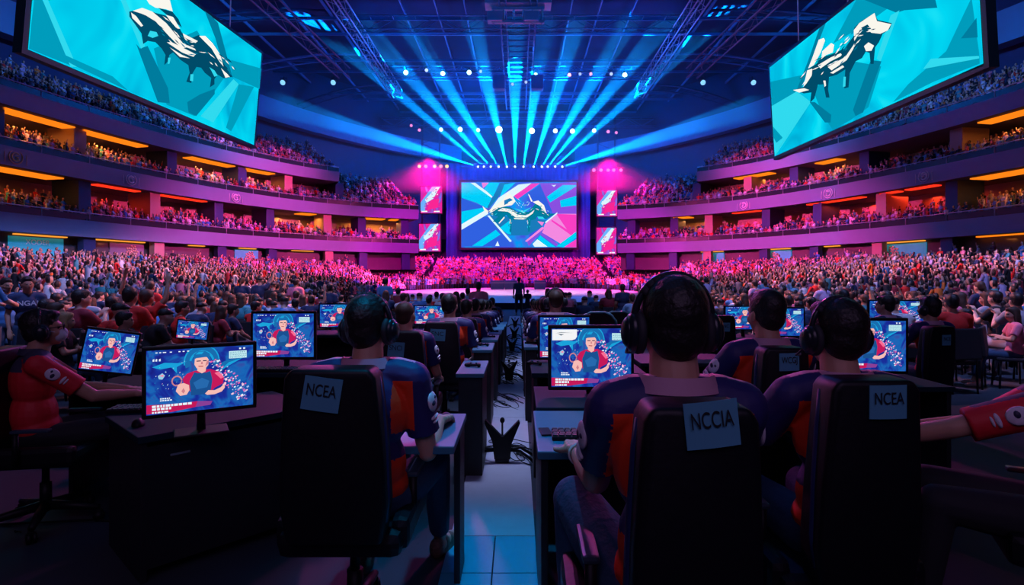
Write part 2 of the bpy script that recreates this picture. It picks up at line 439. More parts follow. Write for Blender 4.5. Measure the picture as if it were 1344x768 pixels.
emblem(21.0, 1, 9.85, .48, 'pale ring emblem on the middle right fascia, nearest the camera', emb)
emblem(26.6, 1, 9.85, .5, 'white emblem on the middle right fascia, second along the curve', emb)
emblem(33, 1, 9.85, .5, 'small white emblem on the middle right fascia, farthest along', emb)

# ================================================================ SCREENS
def plane_uv(O, U, V, px, py):
    "where on a flat screen the picture point falls"
    d = Vector(((px-VX)/F, 1, (HY-py)/F)); C0 = Vector((0, 0, CZ)); N = U.cross(V)
    t = (O-C0).dot(N)/d.dot(N); q = C0+d*t-O
    uu, uv, vv = U.dot(U), U.dot(V), V.dot(V); a, b = q.dot(U), q.dot(V); D = uu*vv-uv*uv
    return ((a*vv-b*uv)/D, (b*uu-a*uv)/D)
def clip01(ps):
    return [(min(.998, max(.002, x)), min(.998, max(.002, y))) for x, y in ps]
def big_screen(name, label, O, U, V, bgm, polys, px_of, s=1., fr=.25, step=.012):
    t = thing(name, label, 'screen', O); N = U.cross(V).normalized()
    if N.dot(Vector((0, 0, CZ))-O) < 0: N = -N
    u = U.normalized(); v = V.normalized(); Z = Vector((0, 0, 0))
    g = MB()   # housing with depth
    a = [Z-u*fr-v*fr, U+u*fr-v*fr, U+V+u*fr+v*fr, V-u*fr+v*fr]
    f0 = [p-N*.03 for p in a]; b0 = [p-N*.5 for p in a]
    g.add(f0+b0, [(0, 1, 2, 3), (7, 6, 5, 4), (0, 4, 5, 1), (1, 5, 6, 2), (2, 6, 7, 3), (3, 7, 4, 0)]); g.build('housing', blackm, t)
    g = MB(); g.add([Z, U, U+V, V], [(0, 1, 2, 3)]); g.build('display', bgm, t)
    pl = []
    for c, pts in polys:
        q = clip01([plane_uv(O, U, V, *px_of(x, y)) for x, y in pts]); pl.append((c, q))
    art_mesh('picture', Z, U, V, N, pl, step, t, s)
    g = MB()
    for f_ in (.2, .5, .8):
        g.tube([V+U*f_-N*.3, Vector(((V+U*f_).x, (V+U*f_).y, 30.8-O.z))], .05, 6)
    if name == 'hanging_screen': g.build('hanging_cable', railm, t)
    return t
cyan = emi_ramp('cyan_led', [(.0, .26, .50), (.0, .52, .78), (.0, .68, .90), (.02, .85, .98)], 1.0, .16, 1.5, 'noise', .5)
D1 = (.0, .07, .14); D2 = (.0, .20, .34); D3 = (.0, .33, .50); WH = (.95, .93, .85); LC = (.03, .70, .86)
pl = [
 (D3, [(140, -60), (200, 60), (290, 262), (106, 188), (108, 100), (133, 0)]),
 (LC, [(140, -60), (160, -60), (300, 262), (275, 262)]),
 (D3, [(108, 160), (300, 262), (500, 355), (440, 300), (106, 150)]),
 (D3, [(600, 190), (770, 120), (880, 300), (830, 370), (760, 455), (650, 410)]),
 (D2, [(530, 172), (545, 190), (575, 180), (655, 345), (662, 405), (615, 400)]),
 (D2, [(730, 400), (780, 370), (838, 348), (838, 368), (765, 455), (735, 440)]),
 (D2, [(800, 20), (825, 45), (850, 90), (908, 305), (880, 290), (840, 150)]),
 (D3, [(900, 235), (1022, 270), (1015, 350), (905, 300)]),
 (LC, [(910, 310), (780, 455), (830, 480), (930, 330)]), (D3, [(930, 330), (880, 500), (900, 515), (990, 340)]),
 (LC, [(460, -10), (480, -10), (560, 180), (545, 190)]),
 (D1, [(497, 45), (530, 38), (560, 35), (600, 50), (640, 60), (690, 100), (705, 128), (740, 150), (770, 137), (800, 150), (835, 185), (860, 230), (890, 285), (905, 300), (870, 307), (845, 292), (833, 310), (833, 330), (815, 342), (820, 305), (795, 285), (780, 265), (762, 262), (745, 290), (742, 325), (722, 320), (735, 285), (730, 255), (700, 235), (670, 205), (655, 215), (650, 240), (635, 255), (640, 215), (625, 190), (600, 165), (570, 160), (552, 172), (545, 130), (520, 95), (498, 65)]),
 (WH, [(560, -10), (655, -5), (668, 45), (640, 35), (600, 30), (575, 15)]),
 (D1, [(610, 30), (665, 45), (690, 75), (703, 108), (670, 80), (640, 55)]),
 (WH, [(640, 58), (668, 66), (695, 112), (683, 112), (655, 80)]),
 (WH, [(508, 42), (545, 30), (585, 45), (640, 90), (690, 150), (720, 185), (700, 190), (650, 140), (600, 85), (560, 60), (540, 52)]),
 (WH, [(500, 48), (520, 62), (548, 100), (540, 104), (505, 70)]), (LC, [(575, 120), (600, 125), (607, 140), (585, 148), (565, 140)]),
 (WH, [(640, 165), (660, 165), (755, 212), (745, 222), (700, 205)]), (WH, [(665, 150), (750, 190), (755, 198), (690, 175)]), (WH, [(650, 185), (700, 215), (730, 228), (690, 222)]),
 (WH, [(765, 140), (790, 140), (820, 170), (850, 215), (862, 260), (845, 240), (815, 190), (785, 160)]), (WH, [(700, 130), (760, 160), (750, 168), (705, 145)]),
 (LC, [(805, 262), (825, 275), (838, 295), (825, 300)]), (WH, [(850, 265), (885, 300), (868, 304)]), (LC, [(640, 225), (650, 225), (646, 248), (638, 250)]), (LC, [(728, 290), (740, 290), (738, 318), (726, 315)]),
]
def strokes0(bez, n, w, cols, jit, rr=random.Random(5)):
    out = []
    for k in range(n):
        t = rr.random()*(len(bez)-1.2); i = int(t); f = t-i
        q = Vector(bez[i]).lerp(Vector(bez[i+1]), f); d = (Vector(bez[i+1])-Vector(bez[i])).normalized(); nn = Vector((-d.y, d.x))
        q = q+nn*rr.uniform(-jit, jit); L = w*rr.uniform(3, 8)
        out.append((rr.choice(cols), [tuple(q-d*L/2), tuple(q+nn*w*.5), tuple(q+d*L/2), tuple(q-nn*w*.4)]))
    return out
pl += strokes0([(560, 60), (640, 120), (700, 180), (780, 190), (840, 240), (880, 290)], 46, 5, [WH, WH, D1, D2], 30)
O = Vector((-22.3, 26, 11.8)); U = Vector((-20.8, 45, 11.8))-O; V = Vector((.6, 0, 7.2))
big_screen('hanging_screen', 'huge cyan hanging screen on the left showing a leaping striped beast', O, U, V, cyan, pl, lambda x, y: (x/2.987, y/2.987))
pr = [
 (D3, [(345, 325), (495, 290), (470, 350), (350, 420)]), (LC, [(350, 420), (455, 358), (510, 400), (370, 615), (352, 500)]), (D3, [(352, 500), (400, 540), (375, 560), (355, 540)]),
 (D2, [(545, 110), (570, 90), (470, 355), (455, 355), (500, 240)]), (D3, [(690, 0), (860, 0), (720, 100), (600, 170)]),
 (D2, [(700, -10), (1000, -10), (1010, 30), (880, 40), (850, 50)]),
 (D3, [(520, 350), (680, 240), (790, 260), (740, 420), (670, 470), (600, 515), (560, 450)]),
 (D2, [(750, 235), (792, 240), (770, 300), (720, 440), (690, 455), (680, 430)]), (D2, [(510, 400), (530, 400), (595, 450), (592, 480), (570, 480)]),
 (LC, [(830, 60), (865, 40), (790, 240), (775, 230)]),
 (D3, [(1050, 200), (1150, -10), (1190, 200), (1188, 250), (1000, 320), (840, 400), (900, 330)]),
 (LC, [(990, 230), (1188, 215), (1188, 225), (960, 270)]), (D2, [(1110, 150), (1188, 60), (1188, 140)]),
 (D1, [(455, 352), (490, 340), (512, 300), (508, 270), (540, 250), (560, 225), (600, 212), (650, 190), (688, 140), (690, 108), (720, 80), (770, 55), (782, 78), (838, 90), (830, 112), (802, 132), (787, 165), (772, 185), (766, 250), (754, 250), (750, 207), (735, 202), (720, 227), (695, 240), (672, 285), (667, 342), (650, 346), (654, 272), (622, 292), (590, 302), (586, 350), (592, 382), (578, 382), (568, 330), (546, 332), (532, 385), (515, 402), (520, 362), (490, 366)]),
 (WH, [(508, 268), (525, 225), (550, 155), (570, 148), (575, 158), (558, 205), (530, 255)]), (WH, [(565, 200), (600, 168), (612, 175), (606, 205), (580, 215), (560, 232)]),
 (WH, [(690, 118), (712, 90), (772, 50), (782, 82), (838, 94), (825, 118), (795, 132), (760, 128), (735, 108), (705, 140), (692, 160)]),
 (D1, [(720, 108), (745, 95), (760, 112), (730, 122)]), (WH, [(732, 180), (750, 165), (772, 178), (762, 198), (740, 200)]),
 (WH, [(550, 255), (600, 225), (640, 208), (648, 216), (600, 240), (560, 268)]), (WH, [(590, 262), (660, 222), (696, 170), (692, 190), (665, 235), (605, 275)]), (WH, [(600, 285), (650, 255), (656, 262), (612, 288)]),
 (WH, [(510, 275), (530, 268), (528, 295), (508, 325), (495, 340)]), (LC, [(655, 300), (664, 300), (662, 338), (652, 340)]), (WH, [(575, 315), (584, 315), (586, 335), (580, 340)]), (WH, [(455, 352), (500, 345), (520, 352), (480, 362)]),
]
pr += strokes0([(520, 320), (570, 260), (640, 230), (690, 170), (740, 120), (810, 105)], 46, 5, [WH, WH, D1, D2], 28)
O = Vector((20.2, 45, 10.9)); U = Vector((20.6, 25.3, 10.9))-O; V = Vector((-.4, 0, 7.0))
big_screen('hanging_screen', 'huge cyan hanging screen on the right showing a leaping striped beast', O, U, V, cyan, pr, lambda x, y: (894+x/2.987, y/2.987))
# main stage screen
mainm = emi_ramp('blue_led', [(.02, .12, .85), (.06, .10, .85), (.0, .35, 1.), (.12, .08, .8)], .9, .2, 1., 'noise', 1.)
CY = (.0, .62, .95); BL = (.03, .12, .75); DB = (.01, .2, .5); PK = (.95, .05, .55); LP = (.9, .25, .75); PU = (.25, .08, .75); WC = (.75, .95, 1.)
pm = [
 (BL, [(45, 400), (330, 400), (560, 640), (560, 715), (45, 715)]), (CY, [(45, 40), (180, 40), (370, 190), (320, 310), (200, 250), (45, 200)]), (BL, [(45, 200), (300, 300), (45, 345)]), (CY, [(45, 345), (300, 300), (300, 380), (45, 500)]),
 (WC, [(45, 480), (300, 330), (330, 370), (45, 540)]), (WC, [(140, 40), (190, 40), (380, 180), (365, 200)]), (CY, [(330, 40), (450, 40), (380, 190), (290, 110)]), (DB, [(460, 40), (560, 40), (330, 320), (320, 300)]), (CY, [(500, 60), (620, 40), (450, 200)]),
 (WC, [(650, 60), (790, 45), (610, 180), (440, 300), (340, 340), (440, 200)]), (PK, [(790, 50), (880, 45), (640, 215), (600, 180)]), (LP, [(260, 40), (340, 40), (275, 100)]),
 (PU, [(880, 45), (1265, 45), (1265, 380), (1010, 360), (900, 130)]), (BL, [(750, 150), (880, 60), (1010, 350), (900, 300), (790, 240)]), (CY, [(950, 190), (1120, 65), (1265, 65), (1265, 80), (985, 250)]), (CY, [(1090, 230), (1265, 180), (1265, 280), (1100, 300)]),
 (LP, [(930, 480), (1050, 370), (1265, 370), (1265, 570), (1120, 700), (900, 570)]), (PK, [(1050, 370), (1265, 380), (1265, 560), (1200, 590)]), (PK, [(1000, 430), (1265, 600), (1210, 600), (1000, 450)]), (PU, [(900, 570), (1070, 690), (1050, 715), (880, 590)]),
 (CY, [(1050, 715), (1265, 560), (1265, 620), (1130, 725)]), (WC, [(800, 690), (850, 640), (960, 720), (820, 720)]), (CY, [(850, 640), (880, 600), (1040, 720), (960, 720)]), (PK, [(1130, 725), (1265, 640), (1265, 730)]),
 (CY, [(160, 710), (410, 540), (460, 590), (270, 712)]), (DB, [(330, 390), (420, 520), (560, 600), (740, 600), (900, 510), (940, 440), (800, 420), (560, 400)]), (CY, [(450, 520), (560, 440), (570, 590), (530, 580)]), (WC, [(320, 390), (345, 390), (580, 660), (560, 670)]), (LP, [(720, 660), (900, 510), (930, 520), (740, 668)]), (PU, [(740, 668), (925, 525), (900, 560), (760, 712)]),
 (D2, [(340, 380), (400, 330), (480, 290), (560, 300), (640, 350), (760, 350), (830, 260), (900, 310), (950, 370), (1040, 370), (940, 430), (900, 400), (850, 400), (830, 430), (780, 440), (770, 560), (750, 560), (750, 440), (700, 430), (600, 440), (580, 430), (575, 570), (555, 560), (560, 430), (520, 380), (490, 420), (440, 470), (380, 450), (440, 400)]),
 (WH, [(330, 340), (400, 290), (480, 230), (540, 150), (600, 200), (620, 240), (580, 280), (520, 290), (440, 310), (360, 360)]), (DB, [(500, 230), (560, 205), (590, 225), (540, 260), (500, 280)]), (WH, [(540, 250), (585, 230), (560, 275)]),
 (WH, [(430, 340), (480, 310), (560, 320), (640, 380), (740, 390), (820, 330), (800, 370), (740, 410), (620, 410), (540, 350)]), (WH, [(600, 415), (740, 420), (700, 432), (610, 428)]), (LC, [(600, 310), (700, 340), (790, 300), (700, 365)]),
 (WH, [(800, 245), (860, 230), (920, 280), (950, 370), (910, 340), (880, 290), (830, 265)]), (WH, [(750, 160), (765, 170), (800, 240), (785, 245)]), (WC, [(930, 460), (1060, 355), (1060, 372), (940, 470)]), (LC, [(850, 400), (910, 405), (925, 430), (860, 425)]), (LP, [(850, 450), (920, 460), (900, 500)]),
 (WH, [(440, 470), (500, 400), (505, 415), (450, 475)]), (WH, [(270, 290), (330, 340), (330, 370), (290, 340)]), (WC, [(995, 65), (1020, 70), (1050, 65), (1025, 88)]), (WC, [(405, 712), (430, 660), (450, 712)]),
]
_r = random.Random(12)
def strokes(bez, n, w, cols, jit):
    "short brush strokes following a curve through the beast's body"
    out = []
    for k in range(n):
        t = _r.random()*(len(bez)-1.2); i = int(t); f = t-i
        q = Vector(bez[i]).lerp(Vector(bez[i+1]), f); d = (Vector(bez[i+1])-Vector(bez[i])).normalized(); nn = Vector((-d.y, d.x))
        q = q+nn*_r.uniform(-jit, jit); L = w*_r.uniform(2.5, 6); c = _r.choice(cols); b_ = nn*_r.uniform(-.3, .3)*L*.3
        out.append((c, [tuple(q-d*L/2), tuple(q+nn*w*.5+b_), tuple(q+d*L/2+b_), tuple(q-nn*w*.4+b_)]))
    return out
pm += strokes([(350, 370), (430, 330), (520, 330), (620, 380), (740, 390), (830, 330), (900, 330), (1000, 380)], 90, 7, [WH, WC, D1, D2, LC], 42)
pm += strokes([(560, 440), (560, 580)], 10, 6, [WH, LC, DB], 16)+strokes([(755, 440), (755, 570)], 10, 6, [WH, LC, DB], 16)+strokes([(640, 240), (700, 300), (790, 250)], 26, 6, [WC, LC, DB], 35)
a = P(605.5, 325, 95); b = P(756.5, 326.5, 95); O = Vector((a.x, 95, a.z)); U = Vector((b.x-a.x, 0, 0)); V = Vector((0, 0, 86/F*95))
big_screen('stage_screen', 'main stage screen in the centre with two white beasts on blue and pink shards', O, U, V, mainm, pm, lambda x, y: (600+x/8.08, 235+y/8.08), 1., .35, .01)
# four side led panels
pkm = emi_ramp('pink_led', [(.8, .0, .25), (.95, .02, .35), (.5, .03, .5), (.15, .2, .9)], .95, .5, 2., 'noise', .7)
def side_panel(x0, x1, y0, y1, label, seed):
    r = random.Random(seed); Yp = 91
    a = P(x0, y1, Yp); U = Vector(((x1-x0)/F*Yp, 0, 0)); V = Vector((0, 0, (y1-y0)/F*Yp))
    t = thing('led_panel', label, 'screen', a)
    g = MB(); g.box(U/2+V/2+Vector((0, .22, 0)), (U.x+.25, .35, V.z+.25), bev=.04); g.build('housing', blackm, t)
    g = MB(); g.add([Vector((0, 0, 0)), U, U+V, V], [(0, 1, 2, 3)]); g.build('display', pkm, t)
    ps = [((.15, .45, 1.), [(0, .1), (.2, .05), (.25, .35), (.95, 1), (.55, 1), (0, .4)]), ((.7, .9, 1.), [(.2, .5), (.75, .98), (.9, .98), (.6, .55), (.3, .4)])]
    for k in range(34):
        u = r.random()**.8; c = r.choice([(1., .9, .95), (1., .75, .85), (.9, 0, .3), (.3, .1, .5), (.9, .02, .4)])
        x = .15+.7*u; y = .35+.5*u+r.uniform(-.22, .15); w = r.uniform(.03, .09)
        ps.append((c, [(x, y), (x+w, y+w*.3), (x+w*1.2, y+w*.9), (x+w*.3, y+w*.6)]))
    ps += [((.95, .02, .3), [(.35, .12), (.8, .2), (.9, .55), (.55, .5), (.4, .35)])]
    for x in (.04, .62): ps.append(((.9, .95, 1.), [(x, .04), (x+.3, .04), (x+.28, .09), (x+.02, .08)]))
    art_mesh('picture', Vector((0, -.02, 0)), U, V, Vector((0, -1, 0)), ps, .006, t)
    return t
side_panel(552, 580, 245, 280, 'upper pink LED panel left of the stage screen', 1)
side_panel(550, 578, 294, 330, 'lower pink LED panel left of the stage screen', 2)
side_panel(783.5, 810, 250, 284, 'upper pink LED panel right of the stage screen', 3)
side_panel(783, 809, 299, 334, 'lower pink LED panel right of the stage screen', 4)
# panel towers
for x, nm in ((565, 'left'), (796.5, 'right')):
    c = P(x, 300, 92.2); g = MB()
    for dx in (-1.4, 1.4):
        for dy in (0, 1.0): g.tube([(c.x+dx, 92.2+dy, 3.2), (c.x+dx, 92.2+dy, 30.9)], .07, 5)
    z = 3.6
    while z < 30:
        g.tube([(c.x-1.4, 92.2, z), (c.x+1.4, 92.2, z+1.2)], .04, 4); g.tube([(c.x+1.4, 92.2, z+1.2), (c.x-1.4, 92.2, z+2.4)], .04, 4); z += 2.4
    tag(g.build('truss_tower', mat('dark_truss', (.05, .05, .12), .6, var=.1)), 'dark truss tower carrying the LED panels %s of the stage screen' % nm, 'truss')
BEAM_E = 5000000; HAZE_D = .006
# ================================================================ ROOF RIG
def lattice(g, a, b, w=.9, h=.9, bay=1.8, r=.06, rd=.035):
    a = Vector(a); b = Vector(b); L = (b-a).length; d = (b-a)/L
    sd = d.cross(Vector((0, 0, 1))).normalized()*(w/2); up = Vector((0, 0, h/2))
    for i in (-1, 1):
        for j in (-1, 1): g.tube([a+sd*i+up*j, b+sd*i+up*j], r, 4)
    n = max(2, int(L/bay))
    for k in range(n):
        p0 = a+d*(L*k/n); p1 = a+d*(L*(k+1)/n); f = 1 if k % 2 else -1
        for i in (-1, 1):
            g.tube([p0+sd*i-up*f, p1+sd*i+up*f], rd, 3, cap=False)
        g.tube([p0-sd*f-up, p1+sd*f-up], rd, 3, cap=False); g.tube([p0-sd+up, p0+sd+up], rd, 3, cap=False)
cool = mat('blue_grey_roof_steel', (.08, .26, .50), .5, .2, var=.1)
for y, z, hw, lab in ((50, 27.6, 17, 'nearest'), (57, 26.6, 17, 'second'), (69, 26.0, 16, 'lamp carrying'), (82, 27, 18, 'fourth'), (92, 26.2, 22, 'farthest')):
    g = MB(); lattice(g, (-hw, y, z), (hw, y, z), 1.0, 1.3, 2.2)
    tag(g.build('roof_truss', cool), 'horizontal lattice roof truss across the hall, %s of the five rows' % lab, 'truss')
for x, nm in ((-16.2, 'left'), (16.2, 'right')):
    g = MB(); lattice(g, (x, 38, 26), (x, 77, 26), 1.1, 1.1, 1.3, .08)
    tag(g.build('lighting_truss', trussm), 'long bright lattice lighting truss running towards the stage, %s of the catwalk' % nm, 'truss')
    g = MB(); lattice(g, (x*1.55, 30, 27), (x*1.35, 72, 27), 1.4, 1.2, 2.2, .09)
    tag(g.build('outer_truss', mat('maroon_truss', (.32, .08, .16), .5, .2)), 'outer maroon lattice truss on the %s of the roof' % nm, 'truss')
# roof deck beams: thin long purlins
for x in (-30, -24, -20, -12, -8.5, -5.5, 5.5, 8.5, 12, 20, 24, 30):
    g = MB(); g.box((x, 66, 29.4), (.14, 74, .3)); tag(g.build('roof_beam', cool), 'thin straight roof beam running away from the camera under the dark roof', 'beam', 'long thin roof beams')
for y in (46, 53, 61, 65, 73, 77, 86, 89, 96):
    g = MB(); g.box((0, y, 29.0), (66, .14, .3)); tag(g.build('cross_beam', cool), 'thin roof beam running from side to side under the dark roof', 'beam', 'thin roof cross beams')
# curved side ribs of the dark roof
for side in (-1, 1):
    for k, (x0, y0) in enumerate(((-44, 20), (-44, 32), (-43, 44), (-40, 56), (-36, 68), (-31, 80))):
        g = MB(); ps = [(-side*(x0+(abs(x0)-19)*t), y0+6*t, 25.5+4.6*math.sin(t*1.5)) for t in [i/10 for i in range(11)]]
        g.tube(ps, .16, 5); g.tube([(x, y, z-.9) for x, y, z in ps], .09, 4)
        for i in range(10): g.tube([ps[i], Vector(ps[i+1])-Vector((0, 0, .9))], .05, 3)
        tag(g.build('roof_rib', navy if k % 2 else cool), 'curved lattice roof rib rising over the %s upper seats' % SN[side], 'rib', 'curved roof ribs, %s side' % SN[side])
# central hanging catwalk and service mast
t = thing('catwalk', 'central catwalk of blue steel hanging over the stage axis, from the top frame edge', 'catwalk', (0, 40, 26))
g = MB()
for x in (-1.7, -1.1, 1.1, 1.7): g.tube([(x, 0, 0), (x, 44, 0)], .09, 4)
for k in range(30): g.box((0, k*1.5, 0), (3.4, .1, .12))
g.build('deck_frame', cool, t)
g = MB()
for x in (-1.7, 1.7):
    g.tube([(x, 0, 1.1), (x, 44, 1.1)], .05, 4)
    for k in range(0, 44, 2): g.tube([(x, k, 0), (x, k, 1.1)], .035, 3)
g.build('guard_rail', cool, t)
g = MB()
for x in (-2.2, -1.3, -.4, .5, 1.3, 2.2): g.tube([(x, 12, 4.8), (x, 12, -1.6)], .11, 5)
for z in (-1.4, -.2, 1.0, 2.4): g.box((0, 12, z), (4.8, .35, .25))
g.box((0, 12, .2), (6.0, 1.6, .45)); 
for x in (-2.1, 1.2): g.box((x, 12, -1.0), (1.4, .9, .9), bev=.1)
g.build('mast', trussm, t)
g = MB()
for x in (-2.3, 2.3): g.box((x, 29, -1.2), (1.5, 1.2, 1.7), bev=.15)
g.build('winch', cool, t)

# ---------------------------------------------------------------- lamps
lampb = mat('lamp_housing', (.03, .03, .045), .4, .3)
def lamp_obj(name, loc, r, col, es, label, group=None, aim=Vector((0, -1, -.6)), lens=None):
    t = thing(name, label, 'light', loc, 0, group)
    a = aim.normalized(); g = MB()
    g.tube([-a*r*2.6, -a*r*2.0, -a*r*.4, a*0], [r*.5, r*.85, r*1.05, r*1.15], 10); g.tube([-a*r*1.2, -a*r*1.2+Vector((0, 0, r*2.2))], r*.18, 5)
    g.tube([-a*r*1.2+Vector((-r*1.3, 0, 0)), -a*r*1.2+Vector((-r*1.3, 0, r*1.6)), -a*r*1.2+Vector((r*1.3, 0, r*1.6)), -a*r*1.2+Vector((r*1.3, 0, 0))], r*.12, 4)
    g.build('housing', lampb, t)
    g = MB(); g.ell((a*r*.05), (r*1.02, r*1.02, r*1.02), 10, 6); g.build('lens', emi(col, es), t)
    return t
def spot(loc, aim, energy, col, ang, blend=.5, rad=.1, name='spot'):
    l = bpy.data.lights.new(name, 'SPOT'); l.energy = energy; l.color = col; l.spot_size = R(ang); l.spot_blend = blend; l.shadow_soft_size = rad
    o = link(name, l); o.location = loc; o.rotation_euler = (Vector(aim)-Vector(loc)).to_track_quat('-Z', 'Y').to_euler(); return o
# blue beam lamps above the stage screen
ends = [(-200, 340), (60, 235), (90, 110), (230, 60), (500, 60), (675, 60), (800, 60), (930, 60), (1130, 70), (1240, 120), (1330, 200), (1560, 350)]
ends[0] = (-60, 470); ends[11] = (1420, 480)
BASE = (530, 553, 580, 611, 643, 675, 708, 748, 780, 803, 832, 860)
g = MB(); lattice(g, (-9.5, 92.6, 19.3), (9.5, 92.6, 19.3), .6, .6, 1.2, .05)
tag(g.build('beam_truss', mat('dark_truss', (.05, .05, .12), .6)), 'narrow dark truss above the stage screen carrying the blue beam lamps', 'truss')
BEAMS = []
for k, bx in enumerate(BASE):
    L = P(bx/2.987+450, 654/2.987, 91.5); ex, ey = ends[k]; ex = ex/2.987+450; ey = ey/2.987
    zt = 28.5; Yt = (zt-CZ)*F/(HY-ey)
    if Yt > 78: Yt = 66
    T = P(ex, ey, Yt)
    d = (T-L).normalized()
    lamp_obj('beam_lamp', L, .15, (.75, .95, 1.), 4, 'small beam lamp above the stage screen, %s from the left in its row' % ['first', 'second', 'third', 'fourth', 'fifth', 'sixth', 'seventh', 'eighth', 'ninth', 'tenth', 'eleventh', 'last'][k], 'beam lamps above the stage screen', aim=d)
    spot(L+d*.35, T, BEAM_E, (.0, .27, 1.), 4.6, .35, .05, 'beam')
# lamp rows
row1 = [(247, 284, 1), (328, 275, .5), (392, 288, .9), (495, 284, .9), (540, 280, .3), (756, 292, .6), (888, 294, .6), (930, 290, .3), (972, 290, .4), (1052, 290, .4), (1105, 294, 1), (665, 330, .3), (718, 322, .3)]
for x, y, b in row1:
    c = (.45, .95, 1.) if b > .55 else (.3, .4, .8)
    if x in (888, 972): c = (.9, .35, .7)
    lamp_obj('rig_lamp', P(x/2.987+450, y/2.987, 68.6), .14+.14*b, c, 1+5*b*b, 'round lamp hanging from the near roof truss row', 'lamps on the near roof truss')
row2 = [(385, 508, .6), (460, 507, .85), (530, 510, .6), (612, 508, 1.5), (741, 513, 1.2), (833, 513, .8), (900, 514, .9), (985, 512, .7), (1040, 516, .4), (300, 510, .35), (268, 492, .3), (1072, 520, .3)]
for x, y, b in row2:
    c = (.55, .95, 1.) if b > .5 else (.7, .2, .5)
    lamp_obj('rig_lamp', P(x/2.987+450, y/2.987, 90), .17+.22*b, c, 1+5*b*b, 'round lamp hanging from the far roof truss row near the stage', 'lamps on the far roof truss')
for x in (-28, -22, 22, 28):
    lamp_obj('rig_lamp', (x, 68, 24.5), .3, (.2, .5, .9), 1.5, 'small dim blue lamp at the side of the roof', 'dim side roof lamps')
# pink lamp bars
for side, xs, yy in ((-1, (300, 325, 360, 384, 408), 652), (1, (984, 1012, 1040, 1062, 1090), 667)):
    nm = SN[side]; t = None
    g = MB(); a = P(xs[0]/2.987+450-3, yy/2.987-1.5, 90.5); b = P(xs[-1]/2.987+450+3, yy/2.987-1.5, 90.5); lattice(g, a, b, .5, .5, 1., .05)
    tag(g.build('lamp_bar', mat('dark_truss', (.05, .05, .12), .6)), 'short dark bar holding pink lamps %s of the stage screen' % nm, 'truss')
    for k, x in enumerate(xs):
        c = P(x/2.987+450, yy/2.987, 90)
        lamp_obj('pink_lamp', c, .27, ((1., .25, .3) if k % 2 else (1., .5, .15)) if side < 0 else (1., .15, .4), 2.2, 'glaring pink lamp on the bar above the LED panels %s of the stage screen' % nm, 'pink lamps %s of the stage screen' % nm)
# ================================================================ PEOPLE
skinA = mat('skin_tan', (.55, .30, .21), .5, var=.06, scale=12); skinB = mat('skin_brown', (.38, .19, .12), .5, var=.06, scale=12); skinC = mat('skin_light', (.68, .42, .32), .5, var=.06, scale=12)
hairK = mat('black_hair', (.012, .010, .010), .5, var=.4, scale=60, bump=.6); hairB = mat('brown_hair', (.06, .03, .018), .6, var=.3, scale=60); hairY = mat('blond_hair', (.50, .32, .15), .6, var=.3, scale=50)
eyem = mat('dark_eyes', (.01, .008, .008), .3, var=0); lipm = mat('lips', (.42, .15, .13), .5, var=0)
jean = mat('dark_blue_jeans', (.02, .06, .13), .8, var=.2, scale=60, bump=.3); blackc = mat('black_cloth', (.012, .014, .02), .8, var=.2, scale=60)
greyc = mat('grey_cloth', (.38, .38, .42), .8, var=.1); shoem = mat('white_shoes', (.5, .5, .5), .5, var=.1); shoek = mat('dark_shoes', (.04, .03, .035), .5, var=.3)
SH = {'red': (.72, .025, .02), 'navy': (.015, .035, .10), 'black': (.012, .012, .016), 'white': (.75, .75, .78), 'grey': (.34, .36, .42), 'blue': (.05, .22, .50),
      'maroon': (.28, .02, .04), 'orange': (.85, .20, .03), 'lavender': (.48, .38, .62), 'teal': (.04, .30, .34), 'pink': (.80, .22, .34), 'light blue': (.30, .55, .75)}
SHM = {k: mat(k.replace(' ', '_')+'_shirt', v, .8, var=.12, scale=25, bump=.25) for k, v in SH.items()}
V3 = Vector
def lerp(a, b, t): return V3(a).lerp(V3(b), t)

def remesh(mb, vox, smooth=2, mats=None, keyf=None, name='body', decim=None):
    me = bpy.data.meshes.new(name); me.from_pydata(mb.v, [], mb.f)
    bm = bmesh.new(); bm.from_mesh(me); bmesh.ops.recalc_face_normals(bm, faces=bm.faces[:]); bm.to_mesh(me); bm.free()
    o = bpy.data.objects.new('tmp', me); COL.objects.link(o)
    r = o.modifiers.new('r', 'REMESH'); r.mode = 'VOXEL'; r.voxel_size = vox; r.use_smooth_shade = True
    sm = o.modifiers.new('s', 'SMOOTH'); sm.factor = .5; sm.iterations = smooth
    if decim:
        d = o.modifiers.new('d', 'DECIMATE'); d.ratio = decim
    dg = bpy.context.evaluated_depsgraph_get(); out = bpy.data.meshes.new_from_object(o.evaluated_get(dg))
    bpy.data.objects.remove(o); bpy.data.meshes.remove(me)
    out.materials.clear()
    for m in (mats or []): out.materials.append(m)
    if keyf:
        for p in out.polygons: p.material_index = keyf(p.center, p.normal)
    out.polygons.foreach_set('use_smooth', [True]*len(out.polygons)); out.name = name
    return out
def caps(g, pts, rs, n=12):
    "rounded tapered limb"
    for p, r in zip(pts, rs): g.ell(p, (r, r, r), n, 8)
    for i in range(len(pts)-1): g.tube([pts[i], pts[i+1]], [rs[i], rs[i+1]], n)

